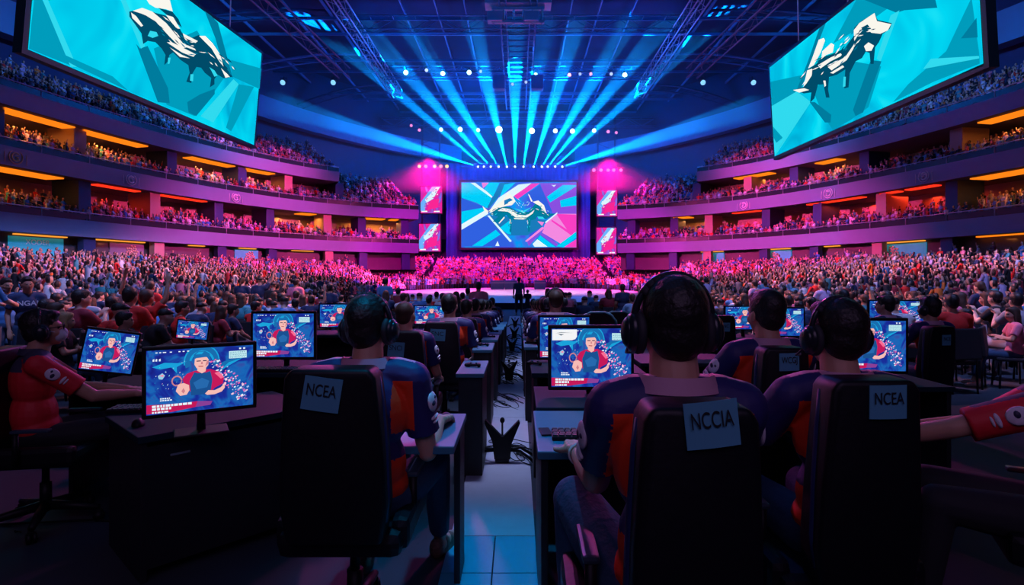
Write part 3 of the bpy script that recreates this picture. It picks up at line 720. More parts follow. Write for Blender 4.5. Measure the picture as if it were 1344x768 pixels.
def hand(g, wr, d, up, side, curl=.35, s=1., fr=.0085, spread=1.):
    "palm, four fingers and a thumb. d: towards fingertips, up: back of hand, side: +1 when the thumb leaves along d x up"
    d = V3(d).normalized(); up = V3(up); up = (up-d*up.dot(d)).normalized(); w = d.cross(up)*side
    c = V3(wr)
    for t, hw, r in ((.0, .018, .022), (.03, .026, .0195), (.06, .031, .0175), (.085, .032, .015)):
        for k in (-1, -.35, .35, 1): g.ell(c+d*(t*s)+w*(hw*k*s), (r*s, r*s, r*s*.95), 8, 6)
    L = (.066, .078, .072, .056)
    for k in range(4):
        x = (1-2*k/3)*.033; b = c+d*(.085*s)+w*(x*s)+up*(.002*s)
        dd = (d+w*(x*2.2*spread)).normalized(); a = .12+curl*.5; l = L[k]*s; pts = [b]
        for f, ad in ((.45, curl*.5), (.32, curl), (.23, curl*1.1)):
            a0 = a; v = dd*math.cos(a)-up*math.sin(a); b = b+v*(l*f); pts.append(b); a += ad
        caps(g, pts, [fr*1.12*s, fr*1.05*s, fr*.95*s, fr*.8*s], 8)
    b = c+d*(.018*s)+w*(.024*s)-up*(.004*s); dd = (d*.62+w*.75-up*.25).normalized(); p1 = b+dd*.042*s; p2 = p1+(dd*.8+d*.4).normalized()*.032*s; p3 = p2+(d*.7+dd*.4).normalized()*.024*s
    caps(g, [b, p1, p2, p3], [.0155*s, .0125*s, .0105*s, .0085*s], 8)

def head(g, c, rot, s=1., ears=True, n=20):
    "skull with face towards local +y"
    M = rot.to_matrix() if not isinstance(rot, Matrix) else rot
    def E(p, r, rr=None): g.ell(c+M @ (V3(p)*s), [x*s for x in r], n, 12, rot=rot)
    E((0, -.012, .035), (.076, .094, .088)); E((0, .018, -.02), (.066, .074, .085)); E((0, .038, -.068), (.044, .046, .040)); E((0, .062, -.092), (.022, .020, .017))
    E((0, .078, .022), (.052, .018, .016))
    for x in (-1, 1):
        E((x*.040, .060, -.030), (.022, .022, .024))
        if ears:
            E((x*.079, -.004, -.012), (.010, .020, .031)); E((x*.083, -.014, .0), (.007, .014, .022))
    a = c+M @ (V3((0, .087, .008))*s); b = c+M @ (V3((0, .108, -.030))*s); g.tube([a, b], [.008*s, .015*s], 8); E((0, .103, -.032), (.015, .012, .010))
    E((0, .084, -.060), (.026, .014, .0075)); E((0, .081, -.071), (.022, .013, .008))
    for x in (-1, 1): E((x*.031, .080, .004), (.013, .009, .008))
def headkey(c, M, s=1.):
    Mi = M.inverted()
    def f(p):
        q = (Mi @ (p-c))/s
        if q.y > .072 and abs(abs(q.x)-.031) < .0125 and abs(q.z-.004) < .0065: return 1
        if q.y > .084 and abs(q.x) < .024 and -.074 < q.z < -.056: return 2
        return 0
    return f

BASEJ = dict(pel=(0, 0, .56), waist=(0, -.03, .70), chest=(0, -.03, .90), neck=(0, -.01, 1.08), head=(0, .02, 1.232), hr=(0, 0, 0),
             sl=(-.185, -.02, 1.03), el=(-.25, .18, .81), wl=(-.19, .45, .80), sr=(.185, -.02, 1.03), er=(.25, .18, .81), wr=(.19, .45, .80),
             hl=(-.09, .02, .54), kl=(-.13, .44, .56), al=(-.13, .50, .10), hrr=(.09, .02, .54), kr=(.13, .44, .56), ar=(.13, .50, .10))
def fig(j, vox=.012, skin=skinA, shirt=None, pants=jean, hair=hairK, shoes=shoek, shirtmats=None, shirtkey=None, fingers=True, handdirs=None, sleeve=.62, hairstyle='short', bulk=1., parts=True, name='person', shin_hi=None):
    """returns {part: mesh}; the body is one continuous surface, clothes and hair lie over it"""
    J = dict(BASEJ); J.update(j); J = {k: V3(v) for k, v in J.items()}
    HR = Euler([R(a) for a in J['hr']]); HM = HR.to_matrix(); hc = J['head']; out = {}
    handdirs = handdirs or {}
    g = MB(); head(g, hc, HR, n=20 if vox < .01 else 14)
    caps(g, [J['neck']+V3((0, -.01, -.04)), lerp(J['neck'], hc, .5), hc+HM @ V3((0, -.02, -.05))], [.068, .060, .058])
    g.ell(J['chest'], (.15*bulk, .10, .17), 16, 10); g.ell(J['waist'], (.135*bulk, .10, .15), 16, 10); g.ell(J['pel'], (.15*bulk, .11, .10), 16, 10)
    caps(g, [lerp(J['sl'], J['neck'], .2), lerp(J['sr'], J['neck'], .2)], [.055, .055]); g.ell(lerp(J['chest'], J['neck'], .5), (.13, .085, .10), 14, 8)
    for s_, e_, w_, sd in (('sl', 'el', 'wl', -1), ('sr', 'er', 'wr', 1)):
        a, b, c = J[s_], J[e_], J[w_]
        caps(g, [a, lerp(a, b, .5), b, lerp(b, c, .35), c], [.050, .047, .040, .040, .027])
        d, up = handdirs.get(w_, ((c-b).normalized(), V3((0, 0, 1))))[:2]
        cu = handdirs[w_][2] if w_ in handdirs and len(handdirs[w_]) > 2 else .35
        if fingers: hand(g, c+V3(d).normalized()*.012, d, up, -sd if V3(d).cross(V3(up)).x*sd > 0 else sd, cu, fr=.0095 if vox < .008 else .012)
        else:
            dd = V3(d).normalized(); g.ell(c+dd*.06, (.036, .036, .036), 8, 6); caps(g, [c+dd*.06, c+dd*.14], [.03, .018], 8)
            caps(g, [c+dd*.03, c+dd*.08+V3((-sd*.04, 0, 0))], [.014, .011], 6)
    for h_, k_, a_ in (('hl', 'kl', 'al'), ('hrr', 'kr', 'ar')):
        a, b, c = J[h_], J[k_], J[a_]
        caps(g, [a, lerp(a, b, .5), b, lerp(b, c, .3), c], [.085*bulk, .072, .055, .052, .036])
        f = V3(((b-a).x, (b-a).y, 0)); f = f.normalized() if f.length > .08 else V3((0, 1, 0))
        caps(g, [c+V3((0, 0, -.05)), c+f*.14+V3((0, 0, -.065))], [.038, .028])
    hk = headkey(hc, HM)
    out['body'] = remesh(g, vox, 2, [skin, eyem, lipm], lambda p, n: hk(p), name+'_body')
    # shirt
    g = MB()
    b = bulk
    g.ell(J['chest']+V3((0, 0, .01)), (.178*b, .128, .185), 18, 12); g.ell(J['waist'], (.162*b, .128, .16), 18, 12); g.ell(lerp(J['pel'], J['waist'], .35), (.168*b, .13, .10), 18, 12)
    g.ell(lerp(J['chest'], J['neck'], .45), (.165, .105, .11), 16, 10); g.ell(lerp(J['chest'], J['neck'], .8), (.10, .075, .05), 14, 8)
    for s_, e_ in (('sl', 'el'), ('sr', 'er')):
        a, c = J[s_], J[e_]; m = lerp(a, c, sleeve)
        caps(g, [lerp(J['chest'], J['neck'], .75), lerp(a, J['neck'], .35), a, lerp(a, c, .35)], [.085, .070, .072, .067])
        g.tube([lerp(a, c, .2), m, lerp(a, c, sleeve+.06)], [.069, .066, .068], 14)
    caps(g, [J['neck']+V3((0, -.012, -.050)), J['neck']+V3((0, -.012, -.035))], [.082, .072])
    out['shirt'] = remesh(g, vox*1.1, 3, shirtmats or [shirt or SHM['navy']], shirtkey, name+'_shirt')
    # trousers
    g = MB(); g.ell(J['pel'], (.172*b, .135, .115), 16, 10)
    for h_, k_, a_ in (('hl', 'kl', 'al'), ('hrr', 'kr', 'ar')):
        a, bb, c = J[h_], J[k_], J[a_]
        caps(g, [a, lerp(a, bb, .5), bb], [.100*b, .088, .072]); g.tube([bb, lerp(bb, c, .35), lerp(bb, c, .93)], [.070, .066, .052], 12)
    out['trousers'] = remesh(g, vox*1.3, 3, [pants], None, name+'_trousers')
    for h_, k_, a_ in (('hl', 'kl', 'al'), ('hrr', 'kr', 'ar')):
        a, bb, c = J[h_], J[k_], J[a_]; f = V3(((bb-a).x, (bb-a).y, 0)); f = f.normalized() if f.length > .08 else V3((0, 1, 0))
        g = MB(); z0 = c.z-.10
        an = math.atan2(f.y, f.x)
        for d_, r, h in ((-.035, .040, .055), (.03, .043, .052), (.10, .046, .040), (.155, .040, .030)):
            p = c+f*d_; g.ell((p.x, p.y, z0+h*.8), (r, r, h), 12, 8)
        g.ell((c.x+f.x*.06, c.y+f.y*.06, z0+.012), (.13, .047, .014), 14, 6, rot=(0, 0, an))
        out['shoe'+a_] = remesh(g, vox*1.1, 2, [shoes], None, name+'_shoe')
    # hair
    g = MB()
    def E(p, r): g.ell(hc+HM @ V3(p), r, 16, 10, rot=HR)
    if hairstyle == 'cap':
        E((0, -.016, .056), (.084, .100, .074)); E((0, .09, .055), (.058, .055, .010))
    elif hairstyle == 'buzz':
        E((0, -.022, .046), (.080, .098, .083)); E((0, -.052, .0), (.066, .058, .072))
    else:
        E((0, -.022, .050), (.084, .104, .090)); E((0, -.05, .0), (.074, .066, .085)); E((0, .045, .088), (.062, .050, .034))
        for x in (-1, 1): E((x*.070, -.008, .02), (.014, .035, .045))
        if hairstyle == 'long':
            E((0, -.075, -.06), (.088, .05, .12)); E((0, -.09, -.14), (.085, .04, .10))
            for x in (-1, 1): E((x*.078, -.02, -.06), (.02, .045, .11))
        if hairstyle == 'tail': E((0, -.12, -.0), (.028, .035, .04)); E((0, -.14, -.08), (.026, .026, .09))
    out['hair'] = remesh(g, vox, 2, [hair], None, name+'_hair')
    return out
def join_meshes(ms, name):
    bm = bmesh.new(); mats = []
    for me in ms:
        o = len(bm.faces); bm.from_mesh(me); bm.faces.ensure_lookup_table()
        mp = []
        for m in me.materials:
            if m not in mats: mats.append(m)
            mp.append(mats.index(m))
        for f in bm.faces[o:]: f.material_index = mp[f.material_index] if f.material_index < len(mp) else 0
    me = bpy.data.meshes.new(name); bm.to_mesh(me); bm.free()
    for m in mats: me.materials.append(m)
    return me

# ---------------------------------------------------------------- crowd poses
SEAT = {}
STAND = dict(pel=(0, 0, .92), waist=(0, 0, 1.06), chest=(0, -.01, 1.26), neck=(0, -.01, 1.45), head=(0, .02, 1.60), sl=(-.185, -.01, 1.39), el=(-.24, -.02, 1.12), wl=(-.23, .10, .88),
             sr=(.185, -.01, 1.39), er=(.24, -.02, 1.12), wr=(.23, .10, .88), hl=(-.09, 0, .90), kl=(-.11, .02, .50), al=(-.12, -.02, .10), hrr=(.09, 0, .90), kr=(.11, .02, .50), ar=(.12, -.02, .10))
def SD(**k): d = dict(STAND); d.update(k); return d
POSE = {
 'seated with hands on the knees': dict(el=(-.26, .10, .80), wl=(-.15, .32, .66), er=(.26, .10, .80), wr=(.15, .32, .66)),
 'seated leaning forward': dict(chest=(0, .05, .87), neck=(0, .14, 1.03), head=(0, .20, 1.17), sl=(-.18, .10, .99), sr=(.18, .10, .99), el=(-.22, .22, .76), wl=(-.06, .40, .72), er=(.22, .22, .76), wr=(.06, .40, .72)),
 'seated with one arm raised': dict(er=(.30, .05, 1.22), wr=(.27, .12, 1.46), el=(-.26, .10, .80), wl=(-.15, .32, .66)),
 'seated with arms crossed': dict(el=(-.25, .08, .82), wl=(.02, .20, .86), er=(.25, .08, .82), wr=(-.02, .22, .83), hr=(0, 0, 18)),
 'seated clapping': dict(el=(-.22, .16, .84), wl=(-.03, .30, 1.02), er=(.22, .16, .84), wr=(.03, .30, 1.02), hr=(0, 0, -15)),
 'standing with arms down': SD(),
 'standing with one arm raised': SD(er=(.30, .08, 1.60), wr=(.34, .14, 1.86), hr=(8, 0, 0)),
 'standing with arms folded': SD(el=(-.24, .06, 1.16), wl=(.04, .17, 1.20), er=(.24, .06, 1.16), wr=(-.04, .19, 1.17)),
}
PKEY = list(POSE)
MID = {}; NEAR = {}
for k, (pn, pj) in enumerate(POSE.items()):
    sk = (skinA, skinC, skinB)[k % 3]; hs = ('short', 'cap', 'short', 'long', 'short', 'short', 'cap', 'tail')[k]; hm = (hairK, hairK, hairB, hairB, hairK, hairK, hairK, hairB)[k]
    pp = (jean, blackc, blackc, jean, greyc, jean, blackc, jean)[k]
    f = fig(pj, .020, sk, SHM['navy'], pp, hm, shoem if k % 2 else shoek, fingers=True, hairstyle=hs, name='spectator')
    NEAR[pn] = f
    MID[pn] = join_meshes([f['shirt'], f['body'], f['trousers'], f['hair'], f['shoeal'], f['shoear']], 'spectator')
def person_root(meshes, name, label, loc, rz, s=1., group=None, over=None, extra=None):
    t = thing(name, label, 'person', loc, rz, group, s)
    for k in ('body', 'shirt', 'trousers', 'shoeal', 'shoear', 'hair'):
        o = link('shoe' if k[:4] == 'shoe' else k, meshes[k], t)
        if over and k in over:
            o.material_slots[0].link = 'OBJECT'; o.material_slots[0].material = over[k]
    return t

# folding chair for spectators
def seat_mesh():
    g = MB(); g.box((0, .02, .42), (.44, .42, .05), bev=.02); g.box((0, -.20, .68), (.44, .05, .42), rot=(R(-6), 0, 0), bev=.02)
    for x in (-.19, .19):
        g.tube([(x, .2, 0), (x, .18, .42)], .014, 5); g.tube([(x, -.2, 0), (x, -.18, .7)], .014, 5)
    return g.mesh('spectator_seat', blackc)
SEATM = seat_mesh()

# ---------------------------------------------------------------- seat positions
def facing(p, tgt=(0, 52)): return math.atan2(tgt[1]-p.y, tgt[0]-p.x)-math.pi/2
def inframe(p, zt=1.0):
    if p.y < 1: return False
    x = VX+F*p.x/p.y; y = HY-F*(p.z+zt-CZ)/p.y
    return -170 < x < 1514 and y > -25
cand = []
r = random.Random(11)
for side in (-1, 1):
    s = S(side)
    # floor seats between the player area and the stepped stand
    y = 6.0
    while y < 62:
        inner = 4.9+max(0, 9.5-y)*.25 if y < 30 else 12.6-.0*y
        if y > 33: inner = 12.0
        elif y > 14: inner = 4.9+(y-14)*.3
        x = inner
        lim = 13.7 if y < 52 else 12.8
        while x < lim:
            q = V3((side*(x+r.uniform(-.08, .08)), y+r.uniform(-.1, .1), floorz(y)))
            e = ((q.x/12.2)**2+((q.y-52)/21.3)**2)
            if e > 1: cand.append((q, facing(q), 'floor', side))
            x += .66
        y += .95
    NR = 20
    for k in range(NR):
        t = (k+.45)/NR; z = 2.3*((k)/NR)**1.2
        L = [V3((s*INN[i].lerp(OUT[i], t).x, INN[i].lerp(OUT[i], t).y, z)) for i in range(39)]
        acc = 0
        for a, b in zip(L[:-1], L[1:]):
            d = (b-a).length
            while acc < d:
                q = a.lerp(b, acc/d)+V3((r.uniform(-.1, .1), r.uniform(-.1, .1), 0)); cand.append((q, facing(q), 'stand', side)); acc += .62
            acc -= d
    for li, (ln, zb, zt, ie) in enumerate(LEV):
        nr = 4 if li < 2 else 10; dz = .36 if li < 2 else .47
        for k in range(nr):
            L = ring(.15+k*.9+(.35 if k == 0 else .5), zt-.4+k*dz, s, 8, ie); acc = r.uniform(0, .5)
            for a, b in zip(L[:-1], L[1:]):
                d = (b-a).length
                while acc < d:
                    q = a.lerp(b, acc/d)+V3((r.uniform(-.1, .1), r.uniform(-.1, .1), 0))
                    if r.random() < (.97 if li < 2 else .93): cand.append((q, facing(q), ln+' gallery', side))
                    acc += .56
                acc -= d
    for k in range(12):
        L = ring(3.75+k*.9+.5, 11.2+k*.42, s, 37, NC)
        for a, b in zip(L[:-1], L[1:]):
            n = int((b-a).length/.62)
            for i in range(n): q = a.lerp(b, (i+.5)/n)+V3((r.uniform(-.1, .1), 0, 0)); cand.append((q, facing(q), 'corner', side))
for k in range(NRF):
    y, z = farrow(k); x = -28.6
    while x < 28.6:
        edge = 12.4+k*.03
        if abs(abs(x)-edge) > .5 and not (abs(x) < 12 and k > 19): cand.append((V3((x+r.uniform(-.1, .1), y+.4, z)), math.pi, 'far', 1 if x > 0 else -1))
        x += .56
# audience and photographers standing around the rim of the stage
for k in range(90):
    a = math.pi*(.12+.76*k/89); q = V3((12.4*math.cos(a), 52+20.9*math.sin(a), -.3)); cand.append((q, facing(q), 'rim', 1 if q.x > 0 else -1))
for row in range(4):
    y = 14.8+row*1.6
    for side in (-1, 1):
        x = 1.0
        while x < 9.+row*.2:
            if r.random() < .8: q = V3((side*x+r.uniform(-.2, .2), y+r.uniform(-.3, .3), -.35)); cand.append((q, facing(q), 'pit', side))
            x += .66
cand = [c for c in cand if inframe(c[0])]
EXCL = []      # places taken by hand-placed spectators, filled below
def near_hand(q): return any((q.x-e[0])**2+(q.y-e[1])**2 < e[2]**2 for e in EXCL)
HAND = [ # px of head, head-top py, depth Y, pose, shirt, hair, skin, heading, label
 (36, 362, 8.6, 'standing with arms down', 'navy', 'short', -2.3, 'standing man in a navy tee with white chest lettering, left crowd edge'),
 (8, 364, 9.2, 'standing with arms down', 'blue', 'cap', -2.0, 'person in a blue denim shirt standing at the left frame edge'),
 (72, 396, 7.2, 'seated with arms crossed', 'grey', 'long', -1.3, 'seated long haired woman in grey behind the masked player'),
 (84, 410, 6.4, 'seated with arms crossed', 'black', 'blond', -1.2, 'blond woman in black seated just behind the masked player'),
 (134, 396, 6.9, 'seated leaning forward', 'red', 'cap', -.9, 'boy in a bright red tee and dark cap behind the tilted monitor'),
 (162, 408, 6.6, 'seated with hands on the knees', 'navy', 'short', -.9, 'young man in a dark navy shirt seated above the big left monitor'),
 (197, 404, 7.2, 'seated leaning forward', 'black', 'short', -.8, 'man in a black tee leaning forward, left of the small tilted laptop screen'),
 (238, 394, 8.6, 'seated with hands on the knees', 'red', 'short', -.9, 'red shirted spectator seated above the small tilted screen'),
 (162, 370, 9.8, 'standing with one arm raised', 'white', 'cap', -1.3, 'standing spectator in a pale shirt and cap raising an arm in the left crowd'),
 (305, 398, 9.6, 'seated with hands on the knees', 'navy', 'short', -.8, 'man in navy seated left of the upright centre left monitor'),
 (290, 400, 9.2, 'seated with arms crossed', 'maroon', 'short', -.8, 'spectator in maroon seated beside the man in navy, left of the centre left monitor'),
 (1268, 404, 8.3, 'seated clapping', 'pink', 'tail', .8, 'woman in a coral vest and pale trousers seated at the right crowd edge'),
 (1232, 408, 9.0, 'seated leaning forward', 'red', 'long', .8, 'long haired spectator in red leaning forward at the right crowd edge'),
 (1246, 396, 10., 'seated with hands on the knees', 'blue', 'tail', .8, 'spectator in light blue seated behind the red leaning one'),
 (1200, 398, 10.2, 'seated leaning forward', 'navy', 'short', .8, 'man in navy seated behind the player with the black headset on the right'),
 (1300, 380, 12., 'standing with arms down', 'navy', 'short', 1., 'tall man in dark blue standing in the right crowd'),
 (1330, 402, 8.2, 'seated with arms crossed', 'pink', 'short', 1.1, 'spectator in pink seated at the right frame edge'),
]
hand_people = []
for px, py, Y, pose, sh, hs, rz, lab in HAND:
    top = POSE[pose].get('head', (0, 0, 1.232))[2]+.14; p = P(px, py, Y); fz = floorz(Y)
    sc = max(.82, min(1.12, (p.z-fz)/top))
    q = V3((p.x, p.y, fz)); EXCL.append((q.x, q.y, .5)); hand_people.append((q, pose, sh, hs, rz, sc, lab))
cand = [c for c in cand if not near_hand(c[0]) and not (c[2] == 'floor' and c[0].y < 7.2 and abs(c[0].x) < 6.5)]
cand.sort(key=lambda c: (c[0].y**2+c[0].x**2))
SHK = list(SHM)
wts = [16, 16, 12, 7, 8, 12, 8, 4, 8, 4, 5, 5]
N_IND = 300-len(hand_people)-4
inn_ = [c for c in cand if -15 < VX+F*c[0].x/c[0].y < 1359]; near_list = inn_[:N_IND]; ids_ = set(id(c) for c in near_list); far_list = [c for c in cand if id(c) not in ids_]
SIDEN = {-1: 'left', 1: 'right'}
SEATED = []
for n_, (q, rz, zone, side) in enumerate(near_list):
    pw = [20, 14, 3, 10, 8, 1.5, .5, 2] if q.y > 11 else [20, 14, 1, 10, 6, 0, 0, 0] if zone != 'pit' else [10, 8, 1, 6, 4, 0, 0, 0]
    pose = r.choices(PKEY, pw)[0]; sh = r.choices(SHK, wts)[0]
    lab = 'spectator in %s shirt, %s, near %s crowd' % (sh, pose, SIDEN[side]) if zone != 'pit' else '%s shirted spectator %s near the stage, %s side' % (sh, pose, SIDEN[side])
    grp = '%s spectators %s, %s%s' % (sh, pose, SIDEN[side], ' pit' if zone == 'pit' else '')
    zz = q.z; sc = r.uniform(.92, 1.06)
    if pose.startswith('seated'): SEATED.append((q, rz, zone, side, pose))
    if n_ < 110:
        t = person_root(NEAR[pose], 'spectator', lab, (q.x, q.y, zz), rz+r.uniform(-.3, .3), sc, grp, {'shirt': SHM[sh]})
        body = t.children
    else:
        o = link('spectator', MID[pose]); o.location = (q.x, q.y, zz); o.rotation_euler = (0, 0, rz+r.uniform(-.3, .3)); o.scale = (sc, sc, sc); tag(o, lab, 'person', grp)
        o.material_slots[0].link = 'OBJECT'; o.material_slots[0].material = SHM[sh]
for q, pose, sh, hs, rz, sc, lab in hand_people:
    t = person_root(NEAR[pose], 'spectator', lab, q, rz, sc, None, {'shirt': SHM[sh]})
    if pose.startswith('seated'): SEATED.append((q, rz, 'floor', -1 if q.x < 0 else 1, pose))
    hc = V3(POSE[pose].get('head', (0, .02, 1.232)))
    if hs == 'blond':
        for c in t.children:
            if c.name.startswith('hair'): c.material_slots[0].link = 'OBJECT'; c.material_slots[0].material = hairY
    if 'lettering' in lab:
        text_mesh('NGAL', .11, mat('print_white', (.8, .8, .85), .7, var=0), 'shirt_print', t, (0, .135, 1.30), (R(90), 0, R(180)), .002)
# seats under the seated near spectators
for q, rz, zone, side, pose in SEATED:
    if zone == 'far': continue
    o = link('audience_seat', SEATM); o.location = q; o.rotation_euler = (0, 0, rz)
    tag(o, 'plain dark seat under a seated spectator in the near %s crowd' % SIDEN[side], 'chair', 'audience seats, %s side' % SIDEN[side])

# ---------------------------------------------------------------- the rest of the crowd as one object
import numpy as np
def low_person(arm, n=6, stand=False):
    g = MB(); z0 = .42 if not stand else .85
    def ringp(z, rx, ry, y=0): return [V3((rx*math.cos(2*math.pi*(k+.5)/n), y+ry*math.sin(2*math.pi*(k+.5)/n), z)) for k in range(n)]
    dz = z0-.42
    rs = [ringp(.42+dz, .17, .13), ringp(.70+dz, .155, .12), ringp(.98+dz, .20, .11), ringp(1.07+dz, .10, .07)]
    vs = [v for q in rs for v in q]; fs = [(i*n+k, i*n+(k+1) % n, (i+1)*n+(k+1) % n, (i+1)*n+k) for i in range(3) for k in range(n)]+[tuple(3*n+k for k in range(n))]
    g.add(vs, fs, 0)
    hz = 1.22+dz; o = len(g.f)
    g.ell((0, .02, hz), (.082, .10, .125), 6, 4, 1)
    for i in range(o, len(g.f)):      # scalp faces are hair
        c = sum((V3(g.v[k]) for k in g.f[i]), V3((0, 0, 0)))/len(g.f[i])
        if c.z > hz+.055 or c.y < -.015: g.m[i] = 2
    g.tube([(0, .0, 1.02+dz), (0, .01, 1.15+dz)], .05, 4, 1, cap=False)
    for sx in (-1, 1):
        if arm == 0 or (arm == 1 and sx < 0): pts = [(sx*.20, 0, 1.02+dz), (sx*.25, .10, .80+dz), (sx*.13, .30, .72+dz)]
        elif arm == 2: pts = [(sx*.20, 0, 1.02+dz), (sx*.22, .14, .86+dz), (sx*.04, .28, 1.02+dz)]
        else: pts = [(sx*.20, 0, 1.02+dz), (sx*.28, .04, 1.26+dz), (sx*.25, .10, 1.50+dz)]
        g.tube(pts[:2], [.055, .05], 4, 0, cap=False); g.tube(pts[1:], [.042, .032], 4, 1, cap=True)
    if stand: g.tube([(0, 0, 0), (0, 0, .45), (0, 0, z0+.02)], [.13, .15, .17], 6, 3)
    else:
        for sx in (-.1, .1): g.tube([(sx, .05, .48), (sx*1.2, .42, .50), (sx*1.2, .46, .05)], [.09, .075, .05], 4, 3)
    return np.array([tuple(v) for v in g.v], dtype=np.float32), g.f, g.m
LOW = [low_person(0), low_person(2), low_person(1), low_person(3), low_person(0, stand=True), low_person(1, stand=True)]
cm = [SHM[k] for k in SHK]+[skinA, skinB, skinC, hairK, hairB, jean, blackc]
VV = []; LI = []; LS = []; MI = []; vo = 0; lo_ = 0
flat = []
for v, f, m in LOW:
    li = np.array([i for q in f for i in q], dtype=np.int32); ls = np.array([len(q) for q in f], dtype=np.int32); flat.append((v, li, ls, np.array(m, dtype=np.int32)))
fwts = [7, 16, 16, 8, 10, 8, 8, 2, 14, 4, 6, 4]
for q, rz, zone, side in far_list:
    if zone == 'floor' and ((q.x/12.2)**2+((q.y-52)/21.3)**2) < 1: continue
    k = r.choices([4, 4, 5, 0], [6, 5, 2, 3])[0] if zone in ('lower gallery', 'middle gallery') else r.choices(range(6), [34, 16, 5, .6, 6, .6] if zone != 'rim' else [0, 0, 0, 0, 10, 1])[0]
    if zone == 'pit' : k = r.choice([0, 0, 1])
    v, li, ls, m = flat[k]; a = rz+r.uniform(-.35, .35); sc = r.uniform(.9, 1.06); c, s_ = math.cos(a)*sc, math.sin(a)*sc
    w = np.empty_like(v); w[:, 0] = v[:, 0]*c-v[:, 1]*s_+q.x; w[:, 1] = v[:, 0]*s_+v[:, 1]*c+q.y; w[:, 2] = v[:, 2]*sc+q.z
    lut = np.array([r.choices(range(12), fwts)[0], 12+r.choice((0, 0, 1, 2)), 15+(r.random() < .25), 17+(r.random() < .5)], dtype=np.int32)
    VV.append(w); LI.append(li+vo); LS.append(ls); MI.append(lut[m]); vo += len(v)
VV = np.concatenate(VV); LI = np.concatenate(LI); LS = np.concatenate(LS); MI = np.concatenate(MI)
me = bpy.data.meshes.new('crowd'); me.vertices.add(len(VV)); me.vertices.foreach_set('co', VV.ravel()); me.loops.add(len(LI)); me.loops.foreach_set('vertex_index', LI)
st = np.concatenate([[0], np.cumsum(LS)[:-1]]).astype(np.int32)
me.polygons.add(len(LS)); me.polygons.foreach_set('loop_start', st)
try: me.polygons.foreach_set('loop_total', LS)
except Exception: pass
for m in cm: me.materials.append(m)
me.polygons.foreach_set('material_index', MI); me.update(calc_edges=True); me.validate()
tag(link('crowd', me), 'thousands of spectators filling the stands and galleries beyond the nearest rows', 'crowd', kind='stuff')
print('CROWD', len(far_list), len(LS))
# ================================================================ GAMING CHAIRS
leather = mat('black_leather', (.0025, .0035, .007), .5, spec=.35, var=.3, scale=30, bump=.15)
edgeb = mat('navy_chair_piping', (.015, .03, .12), .4, var=.1)
paper = mat('blue_grey_paper', (.09, .36, .50), .7, var=.06, scale=10)
inkm = mat('black_ink', (.008, .01, .015), .6, var=0)
armm = mat('grey_armrest', (.035, .06, .09), .3, var=.1)
def back_mesh(w, top, th=.13):
    g = MB(); bm = bmesh.new()
    prof = [(-.50*w, .48), (-.56*w, .62), (-.54*w, .80), (-.50*w, .98), (-.47*w, top-.03), (-.40*w, top), (.40*w, top), (.47*w, top-.03), (.50*w, .98), (.54*w, .80), (.56*w, .62), (.50*w, .48)]
    a = [bm.verts.new((x, -.32+.04*(1-(z-.48)/.6), z)) for x, z in prof]; b = [bm.verts.new((x, -.32+th+.04*(1-(z-.48)/.6), z)) for x, z in prof]
    bm.faces.new(a); bm.faces.new(b[::-1]); n = len(a)
    for i in range(n): bm.faces.new((a[i], b[i], b[(i+1) % n], a[(i+1) % n]))
    bmesh.ops.recalc_face_normals(bm, faces=bm.faces[:])
    ed = [e for e in bm.edges if len(e.link_faces) == 2 and e.calc_face_angle(0) > .6]
    bmesh.ops.bevel(bm, geom=ed, offset=.016, segments=3, affect='EDGES', profile=.5)
    bm.verts.index_update(); vs = [v.co.copy() for v in bm.verts]; fs = [[v.index for v in f.verts] for f in bm.faces]; bm.free()
    g.add(vs, fs, 0, True); return g.mesh('backrest', leather)
def shared_parts():
    d = {}
    g = MB(); g.box((0, .03, .45), (.46, .50, .10), bev=.04)
    for x in (-1, 1): g.box((x*.215, .05, .475), (.07, .46, .12), bev=.03)
    d['seat'] = g.mesh('seat', leather)
    g = MB(); g.tube([(0, 0, .10), (0, 0, .26)], .032, 12); g.tube([(0, 0, .24), (0, 0, .41)], .02, 12); g.box((0, 0, .39), (.2, .24, .03)); d['gas_column'] = g.mesh('gas_column', blackm)
    g = MB(); g.ell((0, 0, .11), (.05, .05, .035), 12, 6)
    for k in range(5):
        a = 2*math.pi*k/5+.3; g.tube([(0, 0, .12), (.15*math.cos(a), .15*math.sin(a), .105), (.30*math.cos(a), .30*math.sin(a), .085)], [.032, .026, .018], 8)
    d['base'] = g.mesh('base', blackm)
    g = MB()
    for y in (-.014, .014): g.tube([(0, y-.009, .03), (0, y+.009, .03)], .03, 12)
    g.box((0, 0, .055), (.03, .03, .035), bev=.006); d['caster'] = g.mesh('caster', blackm)
    g = MB(); g.box((0, .08, .645), (.045, .20, .022), bev=.010); d['armrest'] = g.mesh('armrest', armm)
    g = MB(); g.tube([(0, 0, .44), (0, .0, .635)], .016, 8); d['arm_post'] = g.mesh('arm_post', blackm)
    return d
CP = shared_parts(); BACKS = {}
